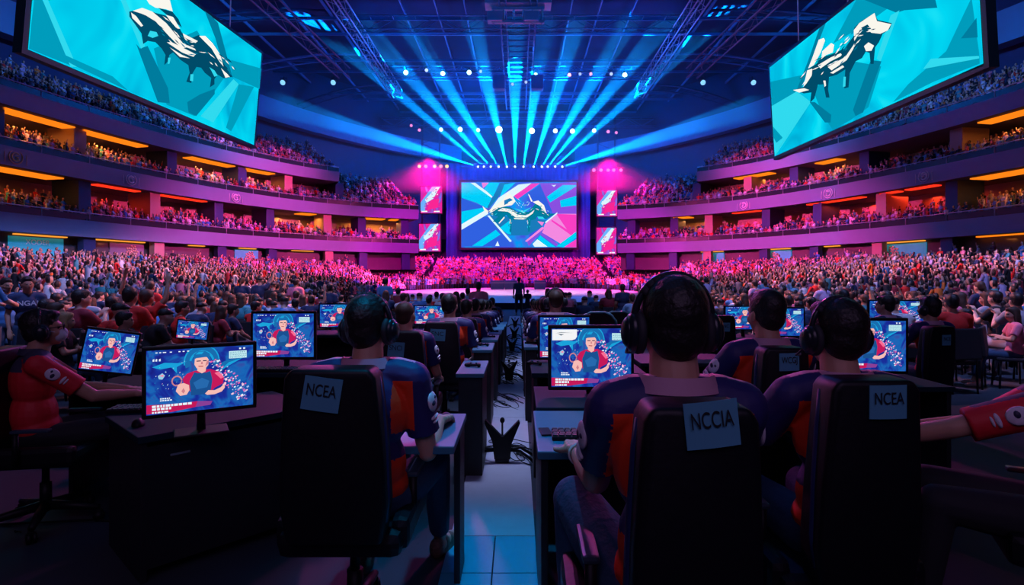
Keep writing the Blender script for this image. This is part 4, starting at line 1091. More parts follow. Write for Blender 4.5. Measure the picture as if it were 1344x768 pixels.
def gaming_chair(label, x, y, rz=0, s=1., w=.30, top=1.12, sign=None, sx=1., group=None, z=None):
    t = thing('gaming_chair', label, 'chair', (x, y, floorz(y) if z is None else z), rz, group, s)
    key = (w, top)
    if key not in BACKS: BACKS[key] = back_mesh(w, top)
    link('backrest', BACKS[key], t)
    g = MB(); g.tube([(wx*w*.515, -.24, z_) for wx, z_ in ((1, .55), (1.05, .65), (1.0, .85), (.93, 1.0), (.86, top-.04))], .012, 6)
    p = g.build('side_piping', edgeb, t); g = MB(); g.tube([(-wx*w*.515, -.24, z_) for wx, z_ in ((1, .55), (1.05, .65), (1.0, .85), (.93, 1.0), (.86, top-.04))], .012, 6); g.build('side_piping', edgeb, t)
    link('seat', CP['seat'], t); link('gas_column', CP['gas_column'], t); link('base', CP['base'], t)
    for k in range(5):
        a = 2*math.pi*k/5+.3; c = link('caster', CP['caster'], t); c.location = (.30*math.cos(a), .30*math.sin(a), 0); c.rotation_euler = (0, 0, a+.4)
    for sx_ in (-1, 1):
        a = link('armrest', CP['armrest'], t); a.location = (sx_*(w/2+.065), 0, 0); q = link('arm_post', CP['arm_post'], a)
    if sign:
        txt, cx, cz, sw, sh, tilt = sign
        yb = -.32+.04*(1-(cz-.48)/.6)-.006
        g = MB(); n = 6; c_, s_ = math.cos(R(tilt)), math.sin(R(tilt))
        def pp(u, v, o): return (cx+u*sw*c_-v*sh*s_, yb+o-.004*math.sin((u+.5)*3.1), cz+u*sw*s_+v*sh*c_)
        A = [pp(-.5+i/n, -.5, 0) for i in range(n+1)]; B = [pp(-.48+i/n, .5, 0) for i in range(n+1)]
        A2 = [pp(-.5+i/n, -.5, .003) for i in range(n+1)]; B2 = [pp(-.48+i/n, .5, .003) for i in range(n+1)]
        g.strip(A, B); g.strip(B2, A2); g.strip(A2, A); g.strip(B, B2); sg = g.build('name_sign', paper, t)
        lt = text_mesh(txt, sh*.44, inkm, 'lettering', sg, (cx-.08*sh*s_, yb-.007, cz+.10*sh), (R(90), -R(tilt), 0), .0)
        xs_ = [v.co.x for v in lt.data.vertices]; wd = max(xs_)-min(xs_); lt.scale = (sw*.78/wd, 1.15, 1)
    return t

# ================================================================ PLAYERS
jnavy = mat('navy_jersey', (.022, .018, .13), .6, var=.1, scale=20, bump=.3); jred = mat('red_jersey_panel', (.95, .05, .008), .6, var=.08, scale=20, bump=.3)
jpink = mat('lavender_collar', (.58, .30, .44), .6, var=.06); jrred = mat('red_jersey', (.72, .015, .03), .6, var=.1, scale=20, bump=.3); jblk = mat('charcoal_collar', (.05, .05, .09), .6, var=.1)
logow = mat('white_print', (.75, .72, .82), .6, var=.2, scale=60); logok = mat('dark_print', (.03, .03, .08), .6, var=0)
hset = mat('headset_plastic', (.012, .018, .026), .28, var=.1); hpad = mat('headset_cushion', (.02, .022, .03), .7, var=.2)
def jkey(j, redshirt=False):
    nk = V3(j.get('neck', BASEJ['neck'])); sl = V3(j.get('sl', BASEJ['sl'])); sr = V3(j.get('sr', BASEJ['sr']))
    def f(p, n):
        d = (p-nk)
        for sh, sg in ((sl, -1), (sr, 1)):
            q = p-sh
            if redshirt:
                if q.z > -.02 and -.06 < q.x*sg < .035 or (math.hypot(d.x, d.y) < .15 and d.z > -.1): return 3 if n.z > .2 else 0
                continue
            if -.12 < q.x*sg < .01 and q.z > .0 and -.028 < q.y-.012 < .028: return 2
            if p.x*sg > .118 and q.x*sg < .012 and (-.20 < q.z < .0 or q.z < -.30) and p.y < .05: return 1
        return 0
    return f
def add_logo(t, j, side, parent):
    "round sleeve badge on the outside of the upper arm"
    a = V3(j.get('s'+side, BASEJ['s'+side])); b = V3(j.get('e'+side, BASEJ['e'+side])); sg = -1 if side == 'l' else 1
    d = (b-a).normalized(); out = V3((sg, -.35, .25)); out = (out-d*out.dot(d)).normalized(); w = d.cross(out)
    c = a+d*.10+out*.066
    M = Matrix((w, d, out)).transposed()
    g = MB(); g.ell(c, (.036, .042, .010), 16, 6, rot=M.to_euler()); lo = g.build('sleeve_badge', logow, parent)
    g = MB(); g.ell(c+w*.006+d*.004+out*.0035, (.018, .014, .010), 12, 5, rot=M.to_euler()); g.ell(c-w*.012-d*.014+out*.0035, (.010, .008, .009), 10, 5, rot=M.to_euler()); g.build('badge_mark', logok, lo)
    g = MB(); c2 = a+d*.165+out*.064; g.ell(c2, (.030, .010, .008), 12, 5, rot=M.to_euler()); g.ell(c2+d*.018, (.022, .006, .008), 12, 5, rot=M.to_euler()); g.build('sleeve_print', logow, parent)
def add_headset(t, hc, hr, cups=True, s=1.):
    M = Euler([R(a) for a in hr]).to_matrix(); E = M.to_euler()
    g = MB(); pts = []
    for i in range(21):
        a = math.pi*(-.06+1.12*i/20); pts.append(hc+M @ V3((.101*math.cos(a), -.012, .018+.118*math.sin(a))))
    g.tube(pts, [.010]*21, 8); pts2 = [hc+M @ V3((.095*math.cos(a), -.012, .018+.112*math.sin(a))) for a in [math.pi*(.2+.6*i/10) for i in range(11)]]
    hb = g.build('headset', hset, t)
    g = MB(); 
    for i in range(10):
        g.tube([pts2[i], pts2[i+1]], .016, 8)
    g.build('head_cushion', hpad, hb)
    for x in (-1, 1):
        g = MB(); c = hc+M @ V3((x*.103, -.008, -.012)); g.ell(c, (.022, .042, .052), 18, 10, rot=E); g.ell(c+M @ V3((x*.012, 0, 0)), (.018, .032, .040), 16, 8, rot=E); cu = g.build('ear_cup', hset, hb)
        g = MB(); ring_ = [hc+M @ V3((x*.087, -.008+.036*math.cos(k*math.pi/8), -.012+.045*math.sin(k*math.pi/8))) for k in range(17)]; g.tube(ring_, .013, 8); g.build('ear_pad', hpad, cu)
    g = MB(); g.tube([hc+M @ V3((-.105, .01, -.04)), hc+M @ V3((-.10, .07, -.08)), hc+M @ V3((-.06, .11, -.085))], [.004, .004, .008], 6); g.build('microphone', hset, hb)
def player(label, x, y, rz=0, s=1., j=None, vox=.008, headset=True, red=False, hd=None, skin=skinA, hair=hairK, hairstyle='short', pants=jean, logo='lr', sleeve=.66, fingers=True, bulk=1., shoes=shoek):
    j = j or {}; nm = 'player'
    m = fig(j, vox, skin, None, pants, hair, shoes, [jrred, jred, jpink, jblk] if red else [jnavy, jred, jpink, jblk], jkey(j, red), fingers, hd, sleeve, hairstyle, bulk, name=nm)
    t = thing('player', label, 'person', (x, y, floorz(y)), rz, None, s)
    ob = {}
    for k in ('body', 'shirt', 'trousers', 'shoeal', 'shoear', 'hair'): ob[k] = link('shoe' if k[:4] == 'shoe' else k, m[k], t)
    nk = V3(j.get('neck', BASEJ['neck'])); g = MB(); n = 24; lo_c = []; hi_c = []; hi_i = []; lo_i = []
    hd_ = (V3(j.get('head', BASEJ['head']))-nk).normalized()
    for i in range(n+1):
        a = 2*math.pi*i/n; f = .012*math.cos(a+math.pi/2)
        u = V3((math.cos(a), math.sin(a), 0))
        lo_c.append(nk+V3((u.x*.112, u.y*.088-.014, .0-.040*max(0, u.y)))); hi_c.append(nk+V3((u.x*.092, u.y*.080-.010, .040-.055*max(0, u.y))))
        hi_i.append(nk+V3((u.x*.084, u.y*.073-.010, .037-.055*max(0, u.y)))); lo_i.append(nk+V3((u.x*.060, u.y*.056-.006, -.03)))
    g.strip(lo_c, hi_c); g.strip(hi_c, hi_i); g.strip(hi_i, lo_i); g.sm = [True]*len(g.sm)
    g.build('collar', jblk if red else jpink, ob['shirt'])
    for sd in logo: add_logo(t, j, sd, ob['shirt'])
    if headset: add_headset(t, V3(j.get('head', BASEJ['head'])), j.get('hr', (0, 0, 0)))
    return t, ob
def XY(px, Y): return (px-VX)/F*Y
# -- R1, the large player right of the aisle
jR1 = dict(hr=(4, 0, 3), sl=(-.158, -.02, 1.03), sr=(.158, -.02, 1.03), wl=(-.195, .50, .765), el=(-.175, .17, .785), er=(.20, .20, .78), wr=(.14, .50, .765), kl=(-.215, .36, .655), al=(-.20, .36, .10), kr=(.20, .44, .60), ar=(.2, .48, .10), pel=(0, 0, .58))
t, ob = player('large player with a black headset seated just right of the aisle, hand on the keyboard', XY(884, 1.6), 1.6, 0, 1.10, jR1, .0062, bulk=.92, sleeve=.60, hd={'wl': (V3((.10, 1, -.02)), V3((0, .1, 1)), .30)})
g = MB()
for k, a in enumerate((.84, .87)):
    p = lerp(jR1['el'], jR1['wl'], a); q = lerp(jR1['el'], jR1['wl'], a+.02); d = (q-p).normalized()
    u = d.cross(V3((0, 0, 1))).normalized(); w = d.cross(u)
    g.tube([p+(u*math.cos(i*math.pi/8)+w*math.sin(i*math.pi/8))*.034 for i in range(17)], .0035, 6)
g.build('wristband', mat('pale_cord', (.7, .6, .6), .6), t)
gaming_chair('black high back gaming chair of the large player right of the aisle, paper sign NCCIA', XY(922, 1.27), 1.6, R(-1), 1.10, .245, 1.10, ('NCCIA', (XY(936, 1.25)-XY(922, 1.27))/1.1, (CZ-(556-HY)/F*1.25)/1.1, .106, .092, 7))
# -- L1
jL1 = dict(hr=(3, 0, -14), chest=(.0, -.03, .90), er=(.235, .04, .72), wr=(.25, .27, .79), el=(-.24, .16, .80), wl=(-.15, .42, .79), kr=(.215, .40, .57), ar=(.20, .66, .10), kl=(-.16, .42, .56), al=(-.15, .5, .1))
player('dark haired player with a black headset seated left of the aisle, facing the stage', XY(483, 2.4), 2.4, 0, 1.04, jL1, .0065, hd={'wr': (V3((.10, 1, -.10)), V3((-.1, .1, 1)), .55)}, shoes=mat('patterned_shoes', (.16, .09, .07), .6, var=.9, scale=90))
gaming_chair('black gaming chair of the headset player left of the aisle, paper sign NCEA', XY(432, 2.07), 2.4, 0, 1.04, .34, 1.115, ('NCEA', (XY(421, 2.06)-XY(432, 2.07))/1.04, (CZ-(518-HY)/F*2.06)/1.04, .132, .118, -8))
# -- R2, R3
jR2 = dict(hr=(3, 0, 4), el=(-.27, .14, .82), wl=(-.16, .40, .80)); 
player('player with a round black headset, second seat right of the aisle', XY(1101, 2.07), 2.07, R(4), 1.04, jR2, .0075)
gaming_chair('black gaming chair right of the sign NCCIA chair, paper sign NCEA', XY(1146, 1.76), 2.07, R(0), 1.04, .275, 1.135, ('NCEA', (XY(1163, 1.74)-XY(1146, 1.76))/1.04, (CZ-(527-HY)/F*1.74)/1.04, .108, .098, 1))
player('bareheaded dark haired player sitting ahead of the headset players on the right', XY(1007, 3.1), 3.1, R(6), 1.045, dict(hr=(2, 0, 8), el=(-.27, .16, .82), wl=(-.2, .42, .80)), .009, False)
gaming_chair('black gaming chair ahead of the second right player, paper sign WCGJ', XY(1029, 2.8), 3.1, R(0), 1.04, .225, 1.105, ('WCGJ', (XY(1035, 2.77)-XY(1029, 2.8))/1.04, (CZ-(475-HY)/F*2.77)/1.04, .092, .082, 2))
# -- P2, P3, P4 on the left of the aisle
jP = dict(er=(.26, .06, .74), wr=(.24, .30, .66), hr=(2, 0, -12))
player('short haired player on the left of the aisle, second seat ahead of the headset player', XY(532, 4.65), 4.65, 0, .95, jP, .010, False, hairstyle='buzz', hair=hairB)
gaming_chair('black gaming chair second from the camera left of the aisle, paper sign SNCI', XY(527, 4.35), 4.65, 0, .96, .34, 1.12, ('SNCI', (XY(519, 4.33)-XY(527, 4.35))/.96, (CZ-(459-HY)/F*4.33)/.96, .13, .115, -4))
player('player with thick black hair, third seat left of the aisle', XY(590, 5.75), 5.75, 0, .97, jP, .010, False)
gaming_chair('black gaming chair third from the camera left of the aisle, paper sign ENC', XY(578, 5.45), 5.75, 0, .97, .34, 1.09, ('ENC', (XY(574, 5.43)-XY(578, 5.45))/.97, (CZ-(440-HY)/F*5.43)/.97, .15, .115, -3))
player('player turned right, fourth seat left of the aisle', XY(613, 7.3), 7.3, 0, .93, dict(jP, hr=(3, 0, -25)), .012, False)
gaming_chair('black gaming chair fourth from the camera left of the aisle, blank-looking sign', XY(610, 7.0), 7.3, 0, .95, .32, 1.09, ('EC', -.02, .98, .13, .11, 0))
# -- R6 and two empty seats ahead
player('nearly bald player with a headset behind the screen with a white box', XY(729, 6.0), 6.0, R(-4), 1.0, dict(hr=(2, 0, 10), el=(-.28, .16, .80), wl=(-.24, .40, .80)), .010, True, hairstyle='buzz', hair=hairB)
gaming_chair('black gaming chair of the nearly bald player right of the aisle', XY(742, 5.7), 6.0, 0, 1.0, .36, 1.06)
# -- R5, R4
player('player in a headset seated near the right crowd, jersey with purple sleeve', XY(1221, 5.6), 5.6, R(10), .95, dict(hr=(3, 0, 12), el=(-.28, .18, .80), wl=(-.22, .44, .72)), .010, True)
gaming_chair('black gaming chair nearest the right crowd with a small pale sign', XY(1230, 5.3), 5.6, R(12), .97, .30, 1.06, ('NCE', .03, .93, .10, .10, 0))
player('bareheaded player in front of the wide right monitor, looking left', XY(1163, 6.9), 6.9, R(20), .96, dict(hr=(2, 0, 20)), .010, False)
# -- masked player at far left, red player at right edge
jL0 = dict(hr=(6, 0, -6), er=(.22, .26, .80), wr=(.14, .50, .775), el=(-.22, .24, .80), wl=(-.08, .48, .775), kr=(.13, .42, .56), kl=(-.13, .42, .56))
tL, ob = player('player in a red jersey, glasses and white face mask seated at the far left', -2.93, 3.5, R(-48), .95, jL0, .0075, True, pants=blackc, bulk=.88, red=True, hd={'wr': (V3((.0, 1, -.12)), V3((.2, 0, 1)), .35)}, logo='r')
hc = V3(BASEJ['head']); M = Euler((R(6), 0, R(-6))).to_matrix(); E = M.to_euler()
g = MB(); g.ell(hc+M @ V3((0, .070, -.050)), (.052, .048, .045), 18, 12, rot=E); g.ell(hc+M @ V3((0, .098, -.035)), (.026, .024, .03), 12, 8, rot=E); mk = g.build('face_mask', mat('white_mask', (.62, .72, .82), .7, var=.05), tL)
g = MB()
for x in (-1, 1): g.tube([hc+M @ V3((x*.05, .075, -.03)), hc+M @ V3((x*.083, 0, .0))], .0025, 5)
g.build('ear_loop', MATS['white_mask'], mk)
g = MB()
for x in (-1, 1):
    g.tube([hc+M @ V3((x*.033+.026*math.cos(k*math.pi/6), .104, .006+.019*math.sin(k*math.pi/6))) for k in range(13)], .0028, 5)
    g.tube([hc+M @ V3((x*.06, .102, .01)), hc+M @ V3((x*.084, .0, .008))], .0028, 5)
g.tube([hc+M @ V3((-.008, .108, .008)), hc+M @ V3((.008, .108, .008))], .0028, 5)
g.build('glasses', blackm, tL)
gaming_chair('dark blue gaming chair at the far left holding the masked player', -2.86, 3.46, R(-80), .97, .42, 1.10)
jRE = dict(hr=(3, 0, -6), sl=(-.185, .12, 1.01), chest=(0, .0, .90), el=(-.20, .40, .90), wl=(-.12, .66, .80), er=(.25, .22, .84), wr=(.15, .55, .80), kl=(-.14, .44, .58), kr=(.14, .44, .58))
player('player in a red jersey cut off by the right frame edge, arm stretched forward', 2.16, 2.24, R(62), 1.0, jRE, .0075, False, pants=blackc, sleeve=.78, red=True, logo='l', hd={'wl': (V3((.1, 1, -.1)), V3((0, 0, 1)), .3)})
gaming_chair('gaming chair at the right frame edge holding the red shirted player', 2.20, 2.22, R(62), 1.0, .40, 1.12)
# -- empty round backed seats ahead on the right
def round_seat(x, y, label):
    t = thing('stadium_seat', label, 'chair', (x, y, floorz(y)), 0, None, 1)
    g = MB(); pts = [(-.20, .45), (-.20, .95), (-.185, 1.04), (-.14, 1.10), (-.07, 1.13), (.07, 1.13), (.14, 1.10), (.185, 1.04), (.20, .95), (.20, .45)]
    g.prism(pts, .07, 0, (0, -.28, 0)); g.build('backrest', leather, t)
    g = MB(); g.tube([(x_, -.285, z_) for x_, z_ in pts[1:-1]], .014, 6); g.build('back_rim', mat('teal_rim', (.05, .16, .22), .4), t)
    g = MB(); g.box((0, .0, .43), (.42, .44, .08), bev=.03); g.build('seat', leather, t)
    g = MB(); g.tube([(0, 0, .0), (0, 0, .40)], .04, 8); g.ell((0, 0, .02), (.22, .22, .03), 16, 6); g.build('pedestal', blackm, t)
round_seat(XY(785, 5.9), 6.2, 'empty round backed black seat just right of the nearly bald player')
round_seat(XY(812, 6.3), 6.6, 'second empty round backed black seat, partly behind the large headset')
gaming_chair('empty black gaming chair with a pale sign between the two right monitors', XY(950, 5.8), 6.1, 0, 1.0, .24, 1.10, ('GNC', .0, .985, .11, .09, 0))
# -- repeats of seated players along the aisle towards the stage
proto_j = dict(jP, hr=(4, 0, -10))
far_l, _ = player('player seated by the aisle farther towards the stage, left side row', -.67, 8.9, 0, .95, proto_j, .014, False, fingers=True)
tag(far_l, group='distant players left of the aisle'); ch_l = gaming_chair('dark gaming chair by the aisle farther towards the stage, left side row', -.68, 8.9, 0, .96, .32, 1.09, None, group='distant chairs left of the aisle')
far_r, _ = player('player seated by the aisle farther towards the stage, right side row', .36, 7.7, 0, .95, dict(hr=(4, 0, 8), el=(-.27, .1, .78), wl=(-.25, .34, .76)), .014, False)
tag(far_r, group='distant players right of the aisle'); ch_r = gaming_chair('dark gaming chair by the aisle farther towards the stage, right side row', .37, 7.7, 0, .96, .32, 1.09, None, group='distant chairs right of the aisle')
for y in (10.3, 11.7, 13.1, 14.6): dup(far_l, (-.66, y, floorz(y))); dup(ch_l, (-.67, y, floorz(y)))
for y in (9.2, 10.7, 12.2, 13.8): dup(far_r, (.37, y, floorz(y))); dup(ch_r, (.38, y, floorz(y)))

# ================================================================ MONITORS
ctop = mat('teal_console_top', (.035, .17, .26), .5, var=.12, scale=20)
scr_bg = emi_ramp('monitor_blue', [(.01, .01, .20), (.01, .03, .34), (.01, .14, .50), (.05, .04, .32)], .95, 7., 2.5, 'noise')
def mon_polys():
    r = random.Random(3); ps = []
    T = (.01, .36, .70); T2 = (.01, .15, .42); SKN = (.92, .50, .46); SK2 = (.62, .22, .26); RD = (.55, .01, .10); BLU = (.01, .08, .28); W = (.8, .9, 1.); DK = (.02, .02, .08)
    def ring_(cx, cy, rx, ry, a0, a1, w, n=14):
        o = [(cx+rx*math.cos(a0+(a1-a0)*i/n), cy+ry*math.sin(a0+(a1-a0)*i/n)) for i in range(n+1)]
        i_ = [(cx+(rx-w)*math.cos(a0+(a1-a0)*i/n), cy+(ry-w*1.7)*math.sin(a0+(a1-a0)*i/n)) for i in range(n+1)]
        return o+i_[::-1]
    ps.append((T2, ring_(.50, .78, .16, .26, -.3, 3.5, .05))); ps.append((T, ring_(.50, .78, .17, .28, .1, 3.3, .012))); ps.append((T, ring_(.50, .76, .12, .20, .2, 2.9, .02)))
    ps.append((T, [(.05, .74), (.16, .80), (.28, .78), (.36, .80), (.27, .72), (.27, .62), (.22, .72), (.12, .70)]))
    ps.append((T2, [(.62, .70), (.75, .78), (.93, .82), (.80, .74), (.70, .62)])); ps.append((T, [(.66, .60), (.80, .72), (.90, .80), (.76, .74)]))
    for k in range(150):
        u = r.random(); x = .60+.30*u+r.uniform(-.05, .05); y = .70-.5*u+r.uniform(-.14, .14); w = r.uniform(.006, .022)
        ps.append((r.choice([(.9, .12, .4), (.95, .6, .75), (.6, .15, .5), (.35, .5, .85), W]), [(x, y), (x+w, y+w*.6), (x+w*.8, y+w*1.9), (x-w*.3, y+w)]))
    for k in range(34):
        x = r.uniform(.04, .34); y = r.uniform(.35, .8); w = r.uniform(.004, .014)
        ps.append((r.choice([T, W, (.2, .6, .8), (.5, .3, .6)]), [(x, y), (x+w, y+w), (x+w*.6, y+w*2)]))
    ps.append((SK2, ring_(.27, .50, .05, .085, 0, 6.2, .012)))
    # figure: red sleeves, blue vest, arms, head in teal cap
    ps.append((RD, [(.34, .42), (.32, .52), (.36, .60), (.43, .64), (.58, .65), (.66, .60), (.71, .50), (.70, .40), (.62, .34), (.60, .30), (.40, .30)]))
    ps.append(((.95, .15, .3), [(.62, .58), (.66, .60), (.71, .50), (.68, .48)]))
    ps.append((BLU, [(.40, .25), (.385, .48), (.43, .62), (.46, .60), (.54, .60), (.58, .62), (.60, .48), (.58, .25)])); ps.append(((.02, .14, .42), [(.42, .45), (.50, .52), (.57, .46), (.55, .36), (.45, .34)]))
    ps.append((SKN, [(.26, .34), (.28, .44), (.33, .46), (.38, .42), (.385, .34), (.36, .27), (.30, .26)])); ps.append((SK2, [(.31, .33), (.33, .38), (.345, .33), (.33, .29)]))
    ps.append((SKN, [(.53, .26), (.56, .31), (.62, .30), (.68, .34), (.715, .40), (.72, .33), (.69, .27), (.62, .235), (.55, .235)]))
    ps.append((SKN, [(.455, .64), (.46, .70), (.54, .70), (.535, .62), (.50, .59)]))
    ps.append((SKN, [(.43, .74), (.435, .84), (.47, .88), (.54, .87), (.565, .80), (.56, .72), (.53, .66), (.49, .65), (.45, .68)])); ps.append((SK2, [(.53, .70), (.56, .74), (.565, .80), (.545, .78)]))
    ps.append((DK, [(.45, .80), (.49, .80), (.49, .785), (.45, .785)])); ps.append((DK, [(.51, .80), (.545, .80), (.545, .785), (.51, .785)])); ps.append(((.5, .08, .1), [(.465, .715), (.515, .71), (.51, .695), (.47, .70)])); ps.append((SK2, [(.495, .78), (.505, .78), (.51, .74), (.49, .74)]))
    ps.append((T2, [(.42, .82), (.425, .90), (.46, .95), (.53, .95), (.575, .90), (.575, .82), (.54, .85), (.45, .84)])); ps.append((T, [(.44, .90), (.47, .94), (.52, .94), (.50, .90)]))
    # lower bar and text-like blocks
    ps.append((RD, [(.0, .02), (.0, .16), (.30, .14), (.46, .15), (.44, .06), (.22, .02)])); ps.append(((.25, .05, .3), [(.44, .06), (.46, .15), (.6, .13), (.58, .07)]))
    for row, (y, h, x1) in enumerate(((.11, .035, .40), (.065, .035, .22), (.02, .025, .16))):
        x = .05
        while x < x1: w = r.uniform(.015, .04); ps.append((W, [(x, y), (x+w, y), (x+w, y+h), (x, y+h)])); x += w+.008
    for y in (.20, .23):
        x = .12
        while x < .21: w = r.uniform(.01, .02); ps.append((W, [(x, y), (x+w, y), (x+w, y+.02), (x, y+.02)])); x += w+.005
    ps.append(((.55, .85, .9), [(.76, .80), (.76, .92), (.935, .92), (.935, .80)]))
    for i in range(5):
        x = .77
        while x < .92: w = r.uniform(.005, .02); y = .812+.021*i; ps.append(((.15, .35, .5), [(x, y), (x+w, y), (x+w, y+.01), (x, y+.01)])); x += w+.006
    for k in range(9): x = .08+.03*k*r.uniform(.8, 1.2); ps.append((W, [(x, .955), (x+.018, .955), (x+.018, .97), (x, .97)]))
    for x in (.86, .90): ps.append((W, [(x, .945), (x+.02, .945), (x+.02, .97), (x, .97)]))
    for x in (.055, .08, .11): ps.append((W, [(x, .83), (x+.015, .83), (x+.015, .87), (x, .86)]))
    ps.append(((.3, .6, .8), [(.10, .60), (.14, .64), (.165, .60), (.14, .54), (.11, .55)])); ps.append(((.9, .25, .4), [(.11, .60), (.15, .62), (.15, .58)]))
    return [(c, clip01(p)) for c, p in ps]
MP = mon_polys()
bez = mat('monitor_bezel', (.01, .011, .014), .45, var=.1, spec=.3)
def mon_meshes():
    d = {}; W_, H_ = .50, .335; b = .018
    g = MB(); g.box((0, .018, H_/2), (W_, .036, H_), bev=.006); g.box((0, .045, H_*.5), (W_*.5, .03, H_*.5), bev=.012); d['housing'] = g.mesh('housing', bez)
    g = MB()
    g.add([(-W_/2+b, -.0008, b), (W_/2-b, -.0008, b), (W_/2-b, -.0008, H_-b), (-W_/2+b, -.0008, H_-b)], [(0, 1, 2, 3)]); d['display'] = g.mesh('display', scr_bg)
    o = art_mesh('picture', V3((-W_/2+b, -.001, b)), V3((W_-2*b, 0, 0)), V3((0, 0, H_-2*b)), V3((0, -1, 0)), MP, .000012); d['picture'] = o.data; bpy.data.objects.remove(o)
    box = [((.9, .9, .92), [(.01, .80), (.01, .985), (.32, .985), (.32, .86), (.30, .82), (.26, .80)]), ((.15, .2, .25), [(.05, .92), (.12, .94), (.27, .925), (.12, .93)]), ((.15, .2, .25), [(.08, .91), (.16, .905), (.12, .88)])]
    o = art_mesh('picture_box', V3((-W_/2+b, -.003, b)), V3((W_-2*b, 0, 0)), V3((0, 0, H_-2*b)), V3((0, -1, 0)), box, .0001); d['box'] = o.data; bpy.data.objects.remove(o)
    g = MB(); g.tube([(0, .05, H_*.5), (0, .075, -.02), (0, .07, -.10)], [.022, .02, .022], 8); d['neck'] = g.mesh('neck', blackm)
    g = MB(); g.box((0, .05, -.095), (.24, .17, .012), bev=.005); d['foot'] = g.mesh('foot', blackm)
    return d
MM = mon_meshes()
def monitor(label, x, y, zb, rz, w=.50, h=.335, roll=0, dim=1., box=False, ztop=None, group=None):
    "zb: world height of the lower edge; the foot reaches the table top"
    t = thing('monitor', label, 'monitor', (x, y, zb), rz, group, (w/.5, 1, h/.335))
    t.rotation_euler = (0, R(roll), rz)
    for k in ('housing', 'neck'): link(k, MM[k], t)
    d = link('display', MM['display'], t); link('picture', MM['picture'], d)
    link('foot', MM['foot'], t)
    if box: link('picture_box', MM['box'], d)
    return t
def desk(label, x0, x1, y0, y1, zt=.78, rz=None, top=None):
    cx, cy = (x0+x1)/2, (y0+y1)/2; t = thing('desk', label, 'desk', (cx, cy, floorz(cy)), rz or 0)
    W_, D_ = x1-x0, y1-y0; f = floorz(cy); zt = zt-f
    g = MB(); g.box((0, 0, zt-.0175), (W_, D_, .035), bev=.006); g.build('desk_top', top or dtop, t)
    for x in (-1, 1):
        g = MB(); g.box((x*(W_/2-.03), 0, (zt-.035)/2), (.03, D_-.04, zt-.035), bev=.004); g.build('side_panel', dpan, t)
    g = MB(); g.box((0, D_/2-.05, (zt-.035)/2+.08), (W_-.1, .02, zt-.035-.16)); g.build('back_panel', dpan, t)
    return t
#
dtop = mat('dark_teal_laminate', (.004, .024, .040), .6, var=.12, scale=14, spec=.15); dpan = mat('black_laminate', (.008, .010, .016), .5, var=.2)
def kbd():
    g = MB(); g.box((0, 0, .009), (.44, .14, .018), bev=.004); b = g.mesh('keyboard', blackm); g = MB()
    for r_ in range(5):
        for c in range(15): g.box((-.205+c*.0285+(r_ % 2)*.004, -.052+r_*.026, .021), (.023, .020, .008), bev=.002)
    return b, g.mesh('key_caps', mat('key_caps', (.03, .035, .045), .4, var=.2))
KB = kbd()
def keyboard(label, x, y, z, rz=0):
    t = thing('keyboard', label, 'keyboard', (x, y, z), rz); link('case', KB[0], t); k = link('key_caps', KB[1], t); return t
def mouse(label, x, y, z, rz=0):
    g = MB(); g.ell((0, 0, .004), (.031, .055, .030), 14, 8, zmin=-.1); m = g.build('mouse', blackm); m.location = (x, y, z); m.rotation_euler = (0, 0, rz); tag(m, label, 'mouse')
# near left desk, set at an angle, and its big monitor
N_ = V3((-1.83, 2.75, 0)); ex_ = V3((.675, .738, 0)); ey_ = V3((-.738, .675, 0)); c = N_+ex_*.47+ey_*.32
t = desk('angled black desk at the left carrying the big monitor', c.x-.47, c.x+.47, c.y-.32, c.y+.32, .72, math.atan2(ex_.y, ex_.x))
g = MB(); g.box((0, -.29, .36), (.86, .02, .60)); g.build('front_panel', dpan, t)
g = MB(); g.box((-.28, -.302, .60), (.09, .006, .010)); tag(g.build('badge', railm, t))
a = P(186, 563, 2.71); b = P(337, 545, 2.97)
monitor('big monitor on the angled left desk showing a player in red and blue', (a.x+b.x)/2, (a.y+b.y)/2, .785+.03, math.atan2(b.y-a.y, b.x-a.x), (b-a).length, .345)
keyboard('black keyboard on the angled left desk beside the hand of the masked player', -2.12, 3.32, .722, R(10))
mouse('black mouse at the corner of the angled left desk', -1.98, 2.98, .722, R(30))
# laptop-like tilted monitor B and its table, small far C
desk('black desk behind the tilted monitor at the left', -3.1, -2.35, 3.9, 4.5, .72)
monitor('small tilted monitor behind the hand of the masked player', XY(137, 4.0), 4.0, .815, R(24), .33, .31, 11)
desk('dark desk under the small tilted far screen on the left', -3.95, -3.1, 5.7, 6.4, .74)
monitor('small tilted far screen above the big left monitor', XY(251, 5.9), 5.9, .84, R(20), .30, .20, 7)
desk('dark desk under the upright centre left monitor', -2.5, -1.35, 4.4, 5.1, .75)
monitor('upright monitor left of the aisle showing the same player picture', XY(372, 4.7), 4.7, .80+.01, R(2), .53, .40)
keyboard('black keyboard before the upright centre left monitor', -1.95, 4.5, .752, 0)
desk('dark desk behind, carrying the half hidden monitor on the left', -3.0, -1.95, 7.3, 8.0, .74)
monitor('monitor half hidden by the head of the headset player on the left', XY(446, 7.5), 7.5, .81, 0, .56, .33)
desk('dark desk carrying the teal screen between two heads left of the aisle', -1.75, -.95, 7.6, 8.2, .74)
monitor('teal lit monitor between two heads left of the aisle', XY(566, 7.75), 7.8, .83, 0, .50, .27)
